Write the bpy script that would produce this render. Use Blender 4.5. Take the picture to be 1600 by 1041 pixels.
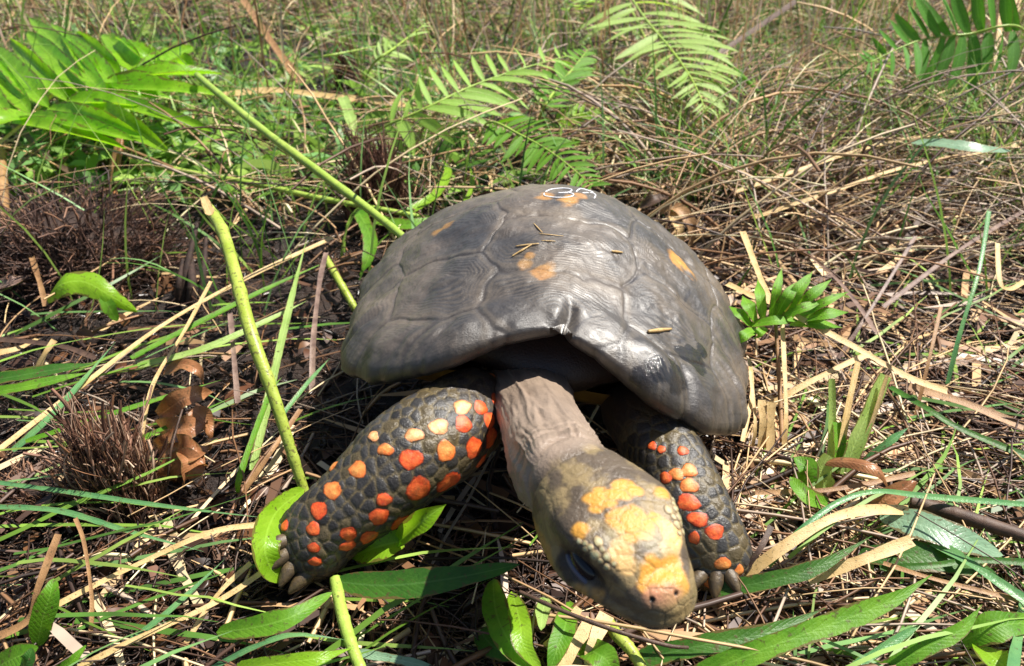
import bpy, math, random
import numpy as np
from mathutils import Vector, Matrix
from mathutils.bvhtree import BVHTree
for _o in list(bpy.data.objects): bpy.data.objects.remove(_o)
random.seed(7); RNG = np.random.default_rng(7)
SC = bpy.context.scene; COL = SC.collection
# ------------------------------------------------------------------ camera
PITCH = math.radians(31.0); CAMH = 0.31; F = 1244.0
cam_d = bpy.data.cameras.new('camera'); cam_d.sensor_width = 36.0; cam_d.lens = 36.0*F/1600.0
cam_d.clip_start = 0.01; cam_d.clip_end = 300.0
cam_d.dof.use_dof = True; cam_d.dof.focus_distance = 0.40; cam_d.dof.aperture_fstop = 16.0
cam = bpy.data.objects.new('camera', cam_d); COL.objects.link(cam)
cam.location = (0, 0, CAMH); cam.rotation_euler = (math.pi/2-PITCH, 0, 0); SC.camera = cam
# ------------------------------------------------------------------ sky, sun, exposure
SUN = Vector((0.44, 0.16, 0.88)).normalized()
wd = bpy.data.worlds.new('World'); SC.world = wd; wd.use_nodes = True
nt = wd.node_tree; bg = nt.nodes['Background']
sky = nt.nodes.new('ShaderNodeTexSky'); sky.sky_type = 'NISHITA'; sky.sun_disc = False
sky.sun_elevation = math.asin(SUN.z); sky.sun_rotation = math.atan2(SUN.x, SUN.y)
nt.links.new(sky.outputs[0], bg.inputs[0]); bg.inputs[1].default_value = 0.06
sd = bpy.data.lights.new('sun', 'SUN'); sd.energy = 5.0; sd.angle = math.radians(0.53); sd.color = (1.0, 0.95, 0.87)
so = bpy.data.objects.new('sun', sd); COL.objects.link(so); so.location = (2, 1, 4)
so.rotation_euler = SUN.to_track_quat('Z', 'Y').to_euler()
SC.view_settings.view_transform = 'Standard'; SC.view_settings.look = 'None'
SC.view_settings.exposure = 0.9; SC.view_settings.gamma = 1.0; SC.view_settings.use_curve_mapping = False
SC.cycles.max_bounces = 6; SC.cycles.transmission_bounces = 4

# ------------------------------------------------------------------ helpers
SP, CP = math.sin(PITCH), math.cos(PITCH)
def D(u, v, d):            # a point seen in direction (u, v), d metres deep
    a = (u-800)/F; b = (v-520.5)/F
    return np.array([a*d, d*(CP-b*SP), CAMH-d*(SP+b*CP)])
def Wp(u, v, h=0.0):       # the point of that direction at height h above the ground
    b = (v-520.5)/F
    return D(u, v, (CAMH-h)/(SP+b*CP))
def depth(p): return p[1]*CP + (CAMH-p[2])*SP
def nrm(v): return v/np.maximum(np.linalg.norm(v, axis=-1, keepdims=True), 1e-12)
def sstep(a, b, x): t = np.clip((x-a)/(b-a), 0, 1); return t*t*(3-2*t)
def _h(i, j, k, s):
    n = (i*374761393 + j*668265263 + k*2147483647 + s*1274126177) & 0xFFFFFFFF
    n = ((n ^ (n >> 13))*1274126177) & 0xFFFFFFFF
    return ((n ^ (n >> 16)) & 0xFFFF)/65535.0
def vnoise(P, f, s=0):
    Q = np.asarray(P, float)*f; I = np.floor(Q).astype(np.int64); T = Q-I; T = T*T*(3-2*T); r = 0
    for a in (0, 1):
        for b in (0, 1):
            for c in (0, 1):
                w = (T[:,0] if a else 1-T[:,0])*(T[:,1] if b else 1-T[:,1])*(T[:,2] if c else 1-T[:,2])
                r = r + w*_h(I[:,0]+a, I[:,1]+b, I[:,2]+c, s)
    return r
def fbm(P, f, o=3, s=0):
    r = 0; a = 1; t = 0
    for i in range(o): r = r+a*vnoise(P, f*2**i, s+i*17); t += a; a *= .5
    return r/t
def catmull(P, n, closed=False):
    P = np.asarray(P, float); m = len(P); t = np.linspace(0, m-1, n); i = np.minimum(t.astype(int), m-2); u = (t-i)[:,None]
    a = P[np.maximum(i-1,0)]; b = P[i]; c = P[i+1]; d = P[np.minimum(i+2,m-1)]
    return .5*(2*b+(c-a)*u+(2*a-5*b+4*c-d)*u*u+(-a+3*b-3*c+d)*u**3)
ORG = {}
def empty(name, loc, label=None, cat=None, group=None):
    o = bpy.data.objects.new(name, None); COL.objects.link(o); o.location = tuple(loc); o.empty_display_size = .01
    ORG[o.name] = np.array(loc, float)
    return tag(o, label, cat, group)
def tag(o, label=None, cat=None, group=None, kind=None):
    if label: o['label'] = label
    if cat: o['category'] = cat
    if group: o['group'] = group
    if kind: o['kind'] = kind
    return o
def mesh_obj(name, V, Fc, mat, parent=None, origin=None, smooth=True, col=None, attrs=None):
    V = np.asarray(V, float)
    if parent is not None: org = ORG[parent.name]
    else: org = np.zeros(3) if origin is None else np.asarray(origin, float)
    me = bpy.data.meshes.new(name)
    if isinstance(Fc, np.ndarray):
        k = Fc.shape[1]; n = len(Fc)
        me.vertices.add(len(V)); me.vertices.foreach_set('co', (V-org).astype(np.float32).ravel())
        me.loops.add(n*k); me.loops.foreach_set('vertex_index', Fc.astype(np.int32).ravel())
        me.polygons.add(n); me.polygons.foreach_set('loop_start', np.arange(0, n*k, k, dtype=np.int32))
        me.update(calc_edges=True)
    else: me.from_pydata((V-org).tolist(), [], Fc)
    if smooth: me.polygons.foreach_set('use_smooth', np.ones(len(me.polygons), bool))
    if col is not None:
        c = np.ones((len(V), 4), np.float32); c[:,:3] = col
        a = me.color_attributes.new('Col', 'FLOAT_COLOR', 'POINT'); a.data.foreach_set('color', c.ravel())
    for k_, v_ in (attrs or {}).items():
        a = me.attributes.new(k_, 'FLOAT', 'POINT'); a.data.foreach_set('value', np.asarray(v_, np.float32))
    me.materials.append(mat); me.update()
    o = bpy.data.objects.new(name, me); COL.objects.link(o)
    if parent is not None:
        o.parent = parent; o.location = (0,0,0); ORG[o.name] = org
        if parent.type == 'MESH' and parent.parent is None: pass
    else: o.location = tuple(org); ORG[o.name] = org
    return o
def grid_faces(n, m, wrap=False):
    i = np.arange(n-1)[:,None]; j = np.arange(m if wrap else m-1)[None,:]; j2 = (j+1) % m
    return np.stack([i*m+j, i*m+j2, (i+1)*m+j2, (i+1)*m+j], -1).reshape(-1, 4)
def tube(pts, rad, n=8, seg=None, cap=True):
    seg = seg or max(4, 4*len(pts)); C = catmull(pts, seg); R = np.interp(np.linspace(0,1,seg), np.linspace(0,1,len(rad)), rad)
    T = nrm(np.gradient(C, axis=0)); A = np.array([0,0,1.]) if abs(T[:,2]).mean() < .9 else np.array([1.,0,0])
    S = nrm(np.cross(T, A)); N = np.cross(S, T); ph = np.linspace(0, 2*math.pi, n, endpoint=False)
    V = (C[:,None]+R[:,None,None]*(np.cos(ph)[None,:,None]*S[:,None]+np.sin(ph)[None,:,None]*N[:,None])).reshape(-1,3)
    Fs = grid_faces(seg, n, True)
    if cap:
        V = np.vstack([V, C[0], C[-1]]); Fl = Fs.tolist(); a = len(V)-2; b = a+1
        Fl += [[a,(j+1)%n,j] for j in range(n)]+[[b,(seg-1)*n+j,(seg-1)*n+(j+1)%n] for j in range(n)]
        return V, Fl
    return V, Fs
def lin(r, g, b):          # sRGB 0-255 to linear
    f = lambda c: (c/12.92 if c <= .04045 else ((c+.055)/1.055)**2.4)
    return (f(r/255), f(g/255), f(b/255))

# ------------------------------------------------------------------ materials
def new_mat(name):
    m = bpy.data.materials.new(name); m.use_nodes = True; t = m.node_tree
    return m, t, t.nodes['Principled BSDF'], lambda k: t.nodes.new('ShaderNode'+k), t.links.new
def noise_node(t, L, scale, detail=4, coord='Object', rough=.6):
    tc = t.nodes.new('ShaderNodeTexCoord'); n = t.nodes.new('ShaderNodeTexNoise')
    n.inputs['Scale'].default_value = scale; n.inputs['Detail'].default_value = detail; n.inputs['Roughness'].default_value = rough
    L(tc.outputs[coord], n.inputs['Vector']); return n
def ramp_node(t, stops):
    r = t.nodes.new('ShaderNodeValToRGB'); e = r.color_ramp.elements
    while len(e) < len(stops): e.new(.5)
    for x, (p, c) in zip(e, stops): x.position = p; x.color = (*c, 1) if len(c) == 3 else c
    return r
def bump_node(t, L, h, p, strength=.4, dist=.001):
    b = t.nodes.new('ShaderNodeBump'); b.inputs['Strength'].default_value = strength; b.inputs['Distance'].default_value = dist
    L(h, b.inputs['Height']); L(b.outputs[0], p.inputs['Normal']); return b
MATS = {}
def leaf_mat(key, c1, c2, trans=.35, rough=.38, spots=.0, scale=60, tipc=None):
    """leaf or straw: two natural tones mixed by noise, some spots, light shines through"""
    if key in MATS: return MATS[key]
    m, t, p, N, L = new_mat(key)
    n = noise_node(t, L, scale, 5); r = ramp_node(t, [(.35, c1), (.65, c2)]); L(n.outputs['Fac'], r.inputs[0])
    out = r.outputs[0]
    if spots > 0:
        n2 = noise_node(t, L, scale*6, 3); r2 = ramp_node(t, [(.62-.1*spots, (0,0,0)), (.70-.1*spots, (1,1,1))]); L(n2.outputs['Fac'], r2.inputs[0])
        mx = N('MixRGB'); mul = N('Math'); mul.operation = 'MULTIPLY'; mul.inputs[1].default_value = .75
        L(r2.outputs[0], mul.inputs[0]); L(mul.outputs[0], mx.inputs[0]); L(out, mx.inputs[1]); mx.inputs[2].default_value = (.10,.07,.03,1); out = mx.outputs[0]
    ax = N('Attribute'); ax.attribute_name = 'across'; al = N('Attribute'); al.attribute_name = 'along'
    def mth(op, a, b=None):
        q = N('Math'); q.operation = op
        for i_, v_ in enumerate((a, b)):
            if v_ is None: continue
            if isinstance(v_, (int, float)): q.inputs[i_].default_value = v_
            else: L(v_, q.inputs[i_])
        return q.outputs[0]
    has = mth('GREATER_THAN', ax.outputs['Fac'], .5)
    mid = mth('MULTIPLY', has, mth('LESS_THAN', ax.outputs['Fac'], 1.07))
    vein = mth('MULTIPLY', has, mth('POWER', mth('ABSOLUTE', mth('SINE', mth('SUBTRACT', mth('MULTIPLY', al.outputs['Fac'], 55.0), mth('MULTIPLY', ax.outputs['Fac'], 7.0)))), 6.0))
    lit = mth('ADD', mth('MULTIPLY', mid, .32), mth('MULTIPLY', vein, .05))
    mv = N('MixRGB'); L(lit, mv.inputs[0]); L(out, mv.inputs[1]); mv.inputs[2].default_value = (*[min(1, c*1.35+.05) for c in c2], 1); out = mv.outputs[0]
    ne = noise_node(t, L, scale*1.6, 4); edge = mth('MULTIPLY', has, mth('GREATER_THAN', mth('ADD', ax.outputs['Fac'], mth('MULTIPLY', ne.outputs['Fac'], 1.1)), 2.47))
    me_ = N('MixRGB'); L(mth('MULTIPLY', edge, .8), me_.inputs[0]); L(out, me_.inputs[1]); me_.inputs[2].default_value = (.16,.10,.035,1); out = me_.outputs[0]
    L(out, p.inputs['Base Color']); p.inputs['Roughness'].default_value = rough; p.inputs['Specular IOR Level'].default_value = .4
    n3 = noise_node(t, L, scale*12, 2); bump_node(t, L, mth('ADD', n3.outputs['Fac'], mth('MULTIPLY', vein, -.3)), p, .35, .0007)
    if trans > 0:
        tr = N('BsdfTranslucent'); g = N('MixRGB'); g.blend_type = 'MULTIPLY'; g.inputs[0].default_value = 1; L(out, g.inputs[1]); g.inputs[2].default_value = (1.5,1.5,.7,1)
        L(g.outputs[0], tr.inputs[0]); ms = N('MixShader'); ms.inputs[0].default_value = trans
        L(p.outputs[0], ms.inputs[1]); L(tr.outputs[0], ms.inputs[2]); L(ms.outputs[0], t.nodes['Material Output'].inputs[0])
    MATS[key] = m; return m
def attr_mat(key, trans=0., rough=.5, spec=.35, bump=0., bscale=300, bdist=.001):
    """colour stored per blade or per vertex"""
    m, t, p, N, L = new_mat(key)
    a = N('Attribute'); a.attribute_name = 'Col'; L(a.outputs['Color'], p.inputs['Base Color'])
    p.inputs['Roughness'].default_value = rough; p.inputs['Specular IOR Level'].default_value = spec
    if bump: n = noise_node(t, L, bscale, 4); bump_node(t, L, n.outputs['Fac'], p, bump, bdist)
    if trans > 0:
        tr = N('BsdfTranslucent'); L(a.outputs['Color'], tr.inputs[0]); ms = N('MixShader'); ms.inputs[0].default_value = trans
        L(p.outputs[0], ms.inputs[1]); L(tr.outputs[0], ms.inputs[2]); L(ms.outputs[0], t.nodes['Material Output'].inputs[0])
    MATS[key] = m; return m
# ------------------------------------------------------------------ ground
def gz(x, y):
    P = np.stack([np.asarray(x, float).ravel(), np.asarray(y, float).ravel(), np.zeros(np.size(x))], 1)
    a = fbm(P, 5, 3, 3); b = fbm(P, 28, 3, 9); c = fbm(P, 110, 2, 21)
    z = -.022+.030*(a-.5)+.020*(b-.5)+.007*(c-.5)
    return z.reshape(np.shape(x))
def make_ground():
    u = np.linspace(-1, 1, 420); v = np.linspace(0, 1, 430)
    X = 1.0*u+60*np.sign(u)*np.abs(u)**15; Y = -.35+2.6*v+60*v**25 - 60*(1-v)**60
    gx, gy = np.meshgrid(X, Y)
    z = gz(gx, gy)
    V = np.stack([gx, gy, z], -1).reshape(-1, 3)
    m, t, p, N, L = new_mat('wet_peat')
    n = noise_node(t, L, 22, 8, rough=.7); r = ramp_node(t, [(.30, (.010,.006,.005)), (.52, (.032,.020,.016)), (.75, (.085,.055,.042))]); L(n.outputs['Fac'], r.inputs[0])
    L(r.outputs[0], p.inputs['Base Color'])
    n2 = noise_node(t, L, 9, 4); r2 = ramp_node(t, [(.4, (.22,)*3), (.62, (.75,)*3)]); L(n2.outputs['Fac'], r2.inputs[0]); L(r2.outputs[0], p.inputs['Roughness'])
    n3 = noise_node(t, L, 260, 6, rough=.75); bump_node(t, L, n3.outputs['Fac'], p, .9, .006)
    o = mesh_obj('ground', V, grid_faces(430, 420), m)
    o['kind'] = 'structure'; o['label'] = 'dark wet peaty mud ground'
make_ground()
# ------------------------------------------------------------------ tortoise
SHC = np.array([0.029, 0.466, 0.0])            # centre of the shell on the ground
SHYAW = math.radians(-6)
tort = empty('tortoise', SHC, 'grey domed tortoise with orange leg scales and yellow head walking over litter', 'tortoise')
cy, sy = math.cos(SHYAW), math.sin(SHYAW)
SHROLL = math.radians(6.5); rc_, rs_ = math.cos(SHROLL), math.sin(SHROLL)
def sh_world(P):
    x_, z_ = P[:,0], P[:,2]-.07
    P = np.stack([x_*rc_+z_*rs_, P[:,1], .066+z_*rc_-x_*rs_], 1)
    return np.stack([SHC[0]+P[:,0]*cy-P[:,1]*sy, SHC[1]+P[:,0]*sy+P[:,1]*cy, SHC[2]+P[:,2]], 1)
SA, SB = .127, .150
def rim_r(th):
    c = np.abs(np.cos(th)/SA)**2.25; s = np.abs(np.sin(th)/SB)**2.25
    R = (c+s)**(-1/2.25)
    fr = np.angle(np.exp(1j*(th+math.pi/2)))                 # 0 at the front
    R = R - .026*np.exp(-(fr/.36)**2) + .007*np.exp(-((np.abs(fr)-.82)/.30)**2)
    return R, fr
def rim_z(fr):
    a = np.abs(fr)
    z = .047+.064*np.exp(-(a/.60)**2) - .004*np.exp(-((a-.95)/.3)**2)+.004*np.exp(-((a-1.7)/.5)**2)
    return z
SEEDS = []
for y_ in (-.66, -.30, .04, .40, .72): SEEDS.append((0., y_, 'v'))
for s_ in (-1, 1):
    for y_ in (-.50, -.12, .25, .58): SEEDS.append((s_*.56, y_, 'c'))
for k_ in range(22):
    t_ = -math.pi/2+(k_+.5)*2*math.pi/22; SEEDS.append((1.0*math.cos(t_), 1.0*math.sin(t_), 'm'))
SEEDXY = np.array([(s[0], s[1]) for s in SEEDS])
def carapace_arrays(nr=330, nt_=700):
    r = np.linspace(0, 1, nr)**.9; th = np.linspace(-math.pi/2, 1.5*math.pi, nt_, endpoint=False)
    R_, fr = rim_r(th); zr = rim_z(fr)
    rr, tt = np.meshgrid(r, th, indexing='ij')
    Rg = R_[None,:]*np.ones_like(rr); zg = zr[None,:]*np.ones_like(rr)
    H = .131
    prof = (1-rr**1.68)**.80
    x = Rg*rr*np.cos(tt); y = Rg*rr*np.sin(tt)
    z = zg+(H-zg)*prof
    # lumpy front lobes
    V = np.stack([x, y, z], -1)
    du = np.gradient(V, axis=0); dv = np.roll(V, -1, 1)-np.roll(V, 1, 1)
    n = nrm(np.cross(du, dv)); n[0] = (0,0,1)
    n[-1] = nrm(np.stack([np.cos(th), np.sin(th), -.2*np.ones_like(th)], -1))
    # scutes in flattened plan coordinates; the seam lines wander a little
    q = np.stack([x/SA, y/SB], -1).reshape(-1, 2)
    rad = np.linalg.norm(q, axis=1, keepdims=True)
    stretch = np.clip(1-(z.reshape(-1,1)-.05)/.10, 0, 1)      # steep sides count as outward distance
    q = q/np.maximum(rad, 1e-6)*(rad*.70+.34*np.sqrt(stretch)*rad)
    P0 = V.reshape(-1, 3)
    wob = np.stack([fbm(P0, 40, 3, 31)-.5, fbm(P0, 40, 3, 47)-.5], 1)*.10; q = q+wob
    dd = np.linalg.norm(q[:,None,:]-SEEDXY[None], axis=2); idx = np.argsort(dd, axis=1)[:,:2]
    d1 = np.take_along_axis(dd, idx[:,:1], 1)[:,0]; d2 = np.take_along_axis(dd, idx[:,1:2], 1)[:,0]; e = (d2-d1)
    cell = idx[:,0]; marg = np.array([s[2] == 'm' for s in SEEDS])[cell]
    groove = -.0006*np.exp(-(e/.011)**2)-.0004*np.exp(-(e/.05)**2)
    pillow = .0030*sstep(0, .45, e)*np.where(marg, 1.5, .55)
    ph = e*(230+40*fbm(P0, 9, 2, 15))+3.0*fbm(P0, 38, 3, 5)
    ringamp = .00008*sstep(.02,.08,e)*(1-sstep(.42,.62,e))*(.35+.9*fbm(P0, 30, 2, 77))
    ring = ringamp*np.sin(ph)
    lump = .0060*(fbm(P0, 30, 3, 12)-.5)+.0022*(fbm(P0, 110, 2, 14)-.5)
    scr = fbm(P0*np.array([1,1,2.2]), 420, 2, 88)
    disp = (groove+pillow+ring+lump+.0003*(scr-.5)).reshape(rr.shape)
    # radial creases on the front marginals
    frg = fr[None,:]*np.ones_like(rr)
    cre = 0
    for c0, w0, a0 in ((.02,.03,.0050),(-.62,.022,.0016),(-.47,.016,.0012),(.50,.02,.0022),(.86,.022,.0026),(-.95,.02,.0018),(1.15,.02,.0016)):
        cre = cre-a0*np.exp(-((frg-c0-.05*np.sin(rr*9))/w0)**2)*sstep(.80,.93,rr)
    disp = disp+cre
    # the nuchal bulge either side of the notch
    for c0, a0, w0 in ((-.42,.006,.22),(.40,.007,.2),(-.85,.004,.2),(.85,.004,.2)):
        disp = disp+a0*np.exp(-((frg-c0)/w0)**2)*np.exp(-((rr-.93)/.10)**2)
    V = V+n*disp[...,None]
    V = V.reshape(-1, 3)
    # lip curling under, then the inside wall
    last = V[-nt_:]; cn = np.stack([np.cos(th), np.sin(th), 0*th], 1)
    k = np.array([(0.000,-.004),(-.003,-.0075),(-.007,-.008),(-.011,-.005),(-.018,-.005),(-.036,-.006)])
    ex = [last+cn*a+np.array([0,0,1.])*b for a, b in k]
    Vall = np.vstack([V]+ex)
    Fq = grid_faces(nr+len(k), nt_, True)
    # ---------- colour: natural pigment
    base = np.array(lin(94,84,74)); dk = np.array(lin(60,56,53)); br = np.array(lin(128,114,96))
    m1 = sstep(.35,.65,fbm(P0, 35, 4, 55))[:,None]; C = base*(1-m1)+dk*m1
    rg = (.5+.5*np.sin(ph+.8))[:,None]*sstep(.02,.08,e)[:,None]*(1-sstep(.40,.62,e))[:,None]
    rgm = .34*sstep(.35,.7,fbm(P0, 22, 3, 151))[:,None]; C = C*(1-rgm*rg)+br*rgm*rg
    seam = np.exp(-(e/.012)**2)[:,None]; C = C*(1-.32*seam)+np.array(lin(60,50,42))*.32*seam; s2 = (np.exp(-((e-.035)/.02)**2)*.22)[:,None]; C = C*(1-s2)+np.array(lin(138,122,100))*s2
    dust = (sstep(.50,.75,fbm(P0, 18, 4, 91))*.5)[:,None]; C = C*(1-dust)+np.array(lin(130,116,98))*dust
    yel = np.array(lin(206,150,48)); yel2 = np.array(lin(196,112,40))
    # dark scrape dashes
    wet = np.zeros(len(P0))
    exc = np.vstack([np.tile(dk*.9, (nt_, 1)) if j < 2 else np.tile(np.array(lin(150,118,58)) if j < 4 else np.array(lin(58,44,36)), (nt_,1)) for j in range(len(k))])
    return Vall, Fq, np.vstack([C, exc]), nr*nt_
cV, cF, cC, cN = carapace_arrays(); cV = sh_world(cV)
def cast(bvh, u, v):
    o = Vector((0,0,CAMH)); d = Vector(D(u, v, 1.0))-o
    return bvh.ray_cast(o, d.normalized())
bv_sh = BVHTree.FromPolygons(cV[::1].tolist(), cF.tolist())
wet = np.zeros(len(cV)); th0 = fbm(cV, 130, 4, 63)
for (u, v, r_, k_) in ((820,412,.006,.45),(852,424,.0080,.55),(828,400,.004,.5),(1066,412,.0115,.95),(1056,400,.006,.8),(852,308,.007,.6),(886,311,.009,.75),(905,305,.005,.6),(684,362,.006,.6),(698,352,.006,.5),(1020,300,.012,.8),(740,300,.01,.7)):
    h = cast(bv_sh, u, v)
    if h[0] is None: continue
    dl = np.linalg.norm(cV-np.array(h[0]), axis=1)+r_*1.5*(th0-.5); f = ((1-sstep(r_*.45, r_*1.05, dl))*k_)[:,None]
    cC = cC*(1-f)+(np.array(lin(196,142,60))*(.4+th0[:,None])+np.array(lin(190,116,58))*(.6-th0[:,None]))*f
for (u, v, rr_, ax) in ((1085,565,.010,0),(1062,590,.010,0),(1022,578,.008,0),(1098,545,.006,0),(1070,555,.006,0),(1000,585,.005,0)):
    h = cast(bv_sh, u, v)
    if h[0] is None: continue
    dl = np.linalg.norm(cV-np.array(h[0]), axis=1)+.010*(fbm(cV, 150, 4, 3)-.5)
    wet = np.maximum(wet, 1-sstep(rr_*.85, rr_, dl))
for (u0,v0,u1,v1) in ((985,442,1008,428),(1070,470,1078,455),(1102,548,1092,562),(898,516,922,494),(1060,535,1070,530)):
    a = cast(bv_sh,u0,v0)[0]; b = cast(bv_sh,u1,v1)[0]
    if a is None or b is None: continue
    a = np.array(a); b = np.array(b); t = np.clip(((cV-a)@(b-a))/((b-a)@(b-a)), 0, 1)
    dl = np.linalg.norm(cV-(a+t[:,None]*(b-a)), axis=1); f = (1-sstep(.0006,.0018,dl))[:,None]*.75
    cC = cC*(1-f)+np.array(lin(40,36,38))*f
def shell_mat():
    m, t, p, N, L = new_mat('tortoise_shell')
    a = N('Attribute'); a.attribute_name = 'Col'; w = N('Attribute'); w.attribute_name = 'wet'
    n = noise_node(t, L, 420, 6, rough=.7); r = ramp_node(t, [(.3,(.72,)*3),(.7,(1.22,)*3)]); L(n.outputs['Fac'], r.inputs[0])
    mx = N('MixRGB'); mx.blend_type = 'MULTIPLY'; mx.inputs[0].default_value = 1; L(a.outputs['Color'], mx.inputs[1]); L(r.outputs[0], mx.inputs[2])
    mw = N('MixRGB'); mw.blend_type = 'MULTIPLY'; L(w.outputs['Fac'], mw.inputs[0]); L(mx.outputs[0], mw.inputs[1]); mw.inputs[2].default_value = (.35,.36,.40,1)
    L(mw.outputs[0], p.inputs['Base Color'])
    n2 = noise_node(t, L, 45, 5); r2 = ramp_node(t, [(.3,(.30,)*3),(.7,(.50,)*3)]); L(n2.outputs['Fac'], r2.inputs[0])
    rm = N('MixRGB'); L(w.outputs['Fac'], rm.inputs[0]); L(r2.outputs[0], rm.inputs[1]); rm.inputs[2].default_value = (.10,.10,.10,1); L(rm.outputs[0], p.inputs['Roughness'])
    p.inputs['Specular IOR Level'].default_value = .75; p.inputs['Coat Weight'].default_value = .25; p.inputs['Coat Roughness'].default_value = .34
    n3 = noise_node(t, L, 900, 4, rough=.7); mp = N('Mapping'); mp.inputs['Rotation'].default_value = (0,0,.6); mp.inputs['Scale'].default_value = (1,9,1)
    tc = N('TexCoord'); L(tc.outputs['Object'], mp.inputs[0]); n4 = N('TexNoise'); n4.inputs['Scale'].default_value = 130; n4.inputs['Detail'].default_value = 6; n4.inputs['Roughness'].default_value = .75; L(mp.outputs[0], n4.inputs['Vector'])
    ad = N('Math'); ad.operation = 'ADD'; L(n3.outputs['Fac'], ad.inputs[0]); L(n4.outputs['Fac'], ad.inputs[1]); bump_node(t, L, ad.outputs[0], p, .45, .0007)
    return m
car = mesh_obj('carapace', cV, cF, shell_mat(), tort, col=cC, attrs={'wet': wet}); car['label'] = 'domed grey brown shell with faint growth rings and yellow spots'
# white painted number near the top of the shell
wm, wt, wp_, _, _ = new_mat('white_paint'); wp_.inputs['Base Color'].default_value = (.8,.8,.82,1); wp_.inputs['Roughness'].default_value = .6
def on_shell(u, v): 
    h = cast(bv_sh, u, v); return None if h[0] is None else np.array(h[0])+np.array(h[1])*(.0003 if h[1].z > 0 else -.0003)
for stroke in ([(852,290),(862,285),(882,283),(893,286),(888,291),(872,292)],[(888,291),(896,295),(890,300),(870,301),(852,298),(850,293)],
               [(900,290),(908,284),(922,283),(931,287),(926,291),(910,292)],[(924,291),(930,296),(928,303)]):
    pts = [on_shell(s[0], 295+(s[1]-283)*.8) for s in stroke]; pts = [p for p in pts if p is not None]
    if len(pts) > 2:
        V_, F_ = tube(pts, [.0004]*2, 6, 24); mesh_obj('painted_stroke', V_, F_, wm, car)
# ---------- plastron: flat yellow underside with bridges to the carapace
def plastron():
    n = 64; th = np.linspace(0, 2*math.pi, n, endpoint=False); prof = [(0,.034),(.5,.033),(.8,.034),(.93,.038),(1.0,.044),(1.02,.052)]
    V = []
    for r, z in prof:
        R_, fr = rim_r(th); nb = np.exp(-(np.abs(np.cos(th)))*0)
        # narrower at the front and back so that the legs come out
        k = .66+.25*sstep(.45,.85,np.abs(np.cos(th)))
        zz = z+ (np.where(r > .9, .0, 0))
        V.append(np.stack([r*R_*k*np.cos(th), r*R_*k*np.sin(th), np.full(n, zz)], 1))
    return sh_world(np.vstack(V)), grid_faces(len(prof), n, True)[:, ::-1]
pm, pt, pp, N_, L_ = new_mat('plastron'); nn = noise_node(pt, L_, 60, 5); rr0 = ramp_node(pt, [(.3, lin(150,112,44)), (.7, lin(92,66,34))]); L_(nn.outputs['Fac'], rr0.inputs[0]); L_(rr0.outputs[0], pp.inputs['Base Color']); pp.inputs['Roughness'].default_value = .5
pV, pF = plastron(); pl = mesh_obj('plastron', pV, pF, pm, tort); pl['label'] = 'yellowish underside of the shell'

# ---------- body: one continuous skin of torso, neck, head and legs
def loft(C, R3, U3, W, Ht, Hb, n, pw=2.0):
    ph = np.linspace(0, 2*math.pi, n, endpoint=False); c = np.cos(ph); s = np.sin(ph)
    cs = np.sign(c)*np.abs(c)**(2/pw); ss = np.sign(s)*np.abs(s)**(2/pw)
    h = np.where(s[None,:] > 0, Ht[:,None], Hb[:,None])
    V = C[:,None]+R3[:,None]*(W[:,None]*cs[None])[...,None]+U3[:,None]*(h*ss[None])[...,None]
    return V
def interp_rows(A, n): return catmull(np.asarray(A, float), n)
PIG = {}
def normals_grid(V):
    du = np.gradient(V, axis=0); dv = np.roll(V,-1,1)-np.roll(V,1,1); return nrm(np.cross(dv, du))
def cells(P, seeds):
    out1 = np.empty(len(P)); out2 = np.empty(len(P)); ix = np.empty(len(P), int)
    for a in range(0, len(P), 4000):
        d = np.linalg.norm(P[a:a+4000,None]-seeds[None], axis=2); k = np.argpartition(d, 1, axis=1)[:,:2]
        dk = np.take_along_axis(d, k, 1); o = np.argsort(dk, 1); dk = np.take_along_axis(dk, o, 1); k = np.take_along_axis(k, o, 1)
        out1[a:a+4000] = dk[:,0]; out2[a:a+4000] = dk[:,1]; ix[a:a+4000] = k[:,0]
    return out1, out2, ix
def poisson_on(P, r, first, seed, rfun=None):
    rg = np.random.default_rng(seed); S = [np.asarray(f) for f in first]; order = rg.permutation(len(P))
    A = np.array(S) if S else np.zeros((0,3)); 
    buf = np.zeros((len(order), 3)); n = len(A); buf[:n] = A
    for i in order[:9000]:
        p = P[i]; rr = r if rfun is None else rfun(p)
        if n == 0 or np.min(np.sum((buf[:n]-p)**2, 1)) > rr*rr: buf[n] = p; n += 1
    return buf[:n].copy()
# ---- neck and head
hb_ = D(893,752,.292); ns_ = D(1036,928,.250); FWD = nrm(ns_-hb_)
UPH = np.array([0,0,1.]); UPH = nrm(UPH-FWD*(UPH@FWD)); RT = np.cross(FWD, UPH)      # RT: the animal's right, picture left
ROLL = math.radians(4); UPH, RT = UPH*math.cos(ROLL)+RT*math.sin(ROLL), RT*math.cos(ROLL)-UPH*math.sin(ROLL)
neckpts = [D(815,585,.50), D(826,612,.45), D(838,642,.405), D(850,672,.362), D(868,716,.322)]
HL = np.linalg.norm(ns_-hb_)
headS = [ # along, half width, top, bottom, rise
 (-.10,.0190,.0165,.0205),(.08,.0222,.0190,.0215),(.28,.0250,.0205,.0215),(.48,.0258,.0205,.0210),(.66,.0240,.0188,.0200),(.82,.0205,.0160,.0185),(.95,.0160,.0120,.0165),(1.05,.0115,.0082,.0130),(1.11,.0075,.0052,.0088),(1.14,.0030,.0022,.0036),(1.145,.0004,.0003,.0005)]
neckW = [.030,.025,.0190,.0178,.0182]; neckT = [.022,.018,.0145,.0140,.0150]; neckB = [.030,.029,.0260,.0240,.0215]
rows = []
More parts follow.
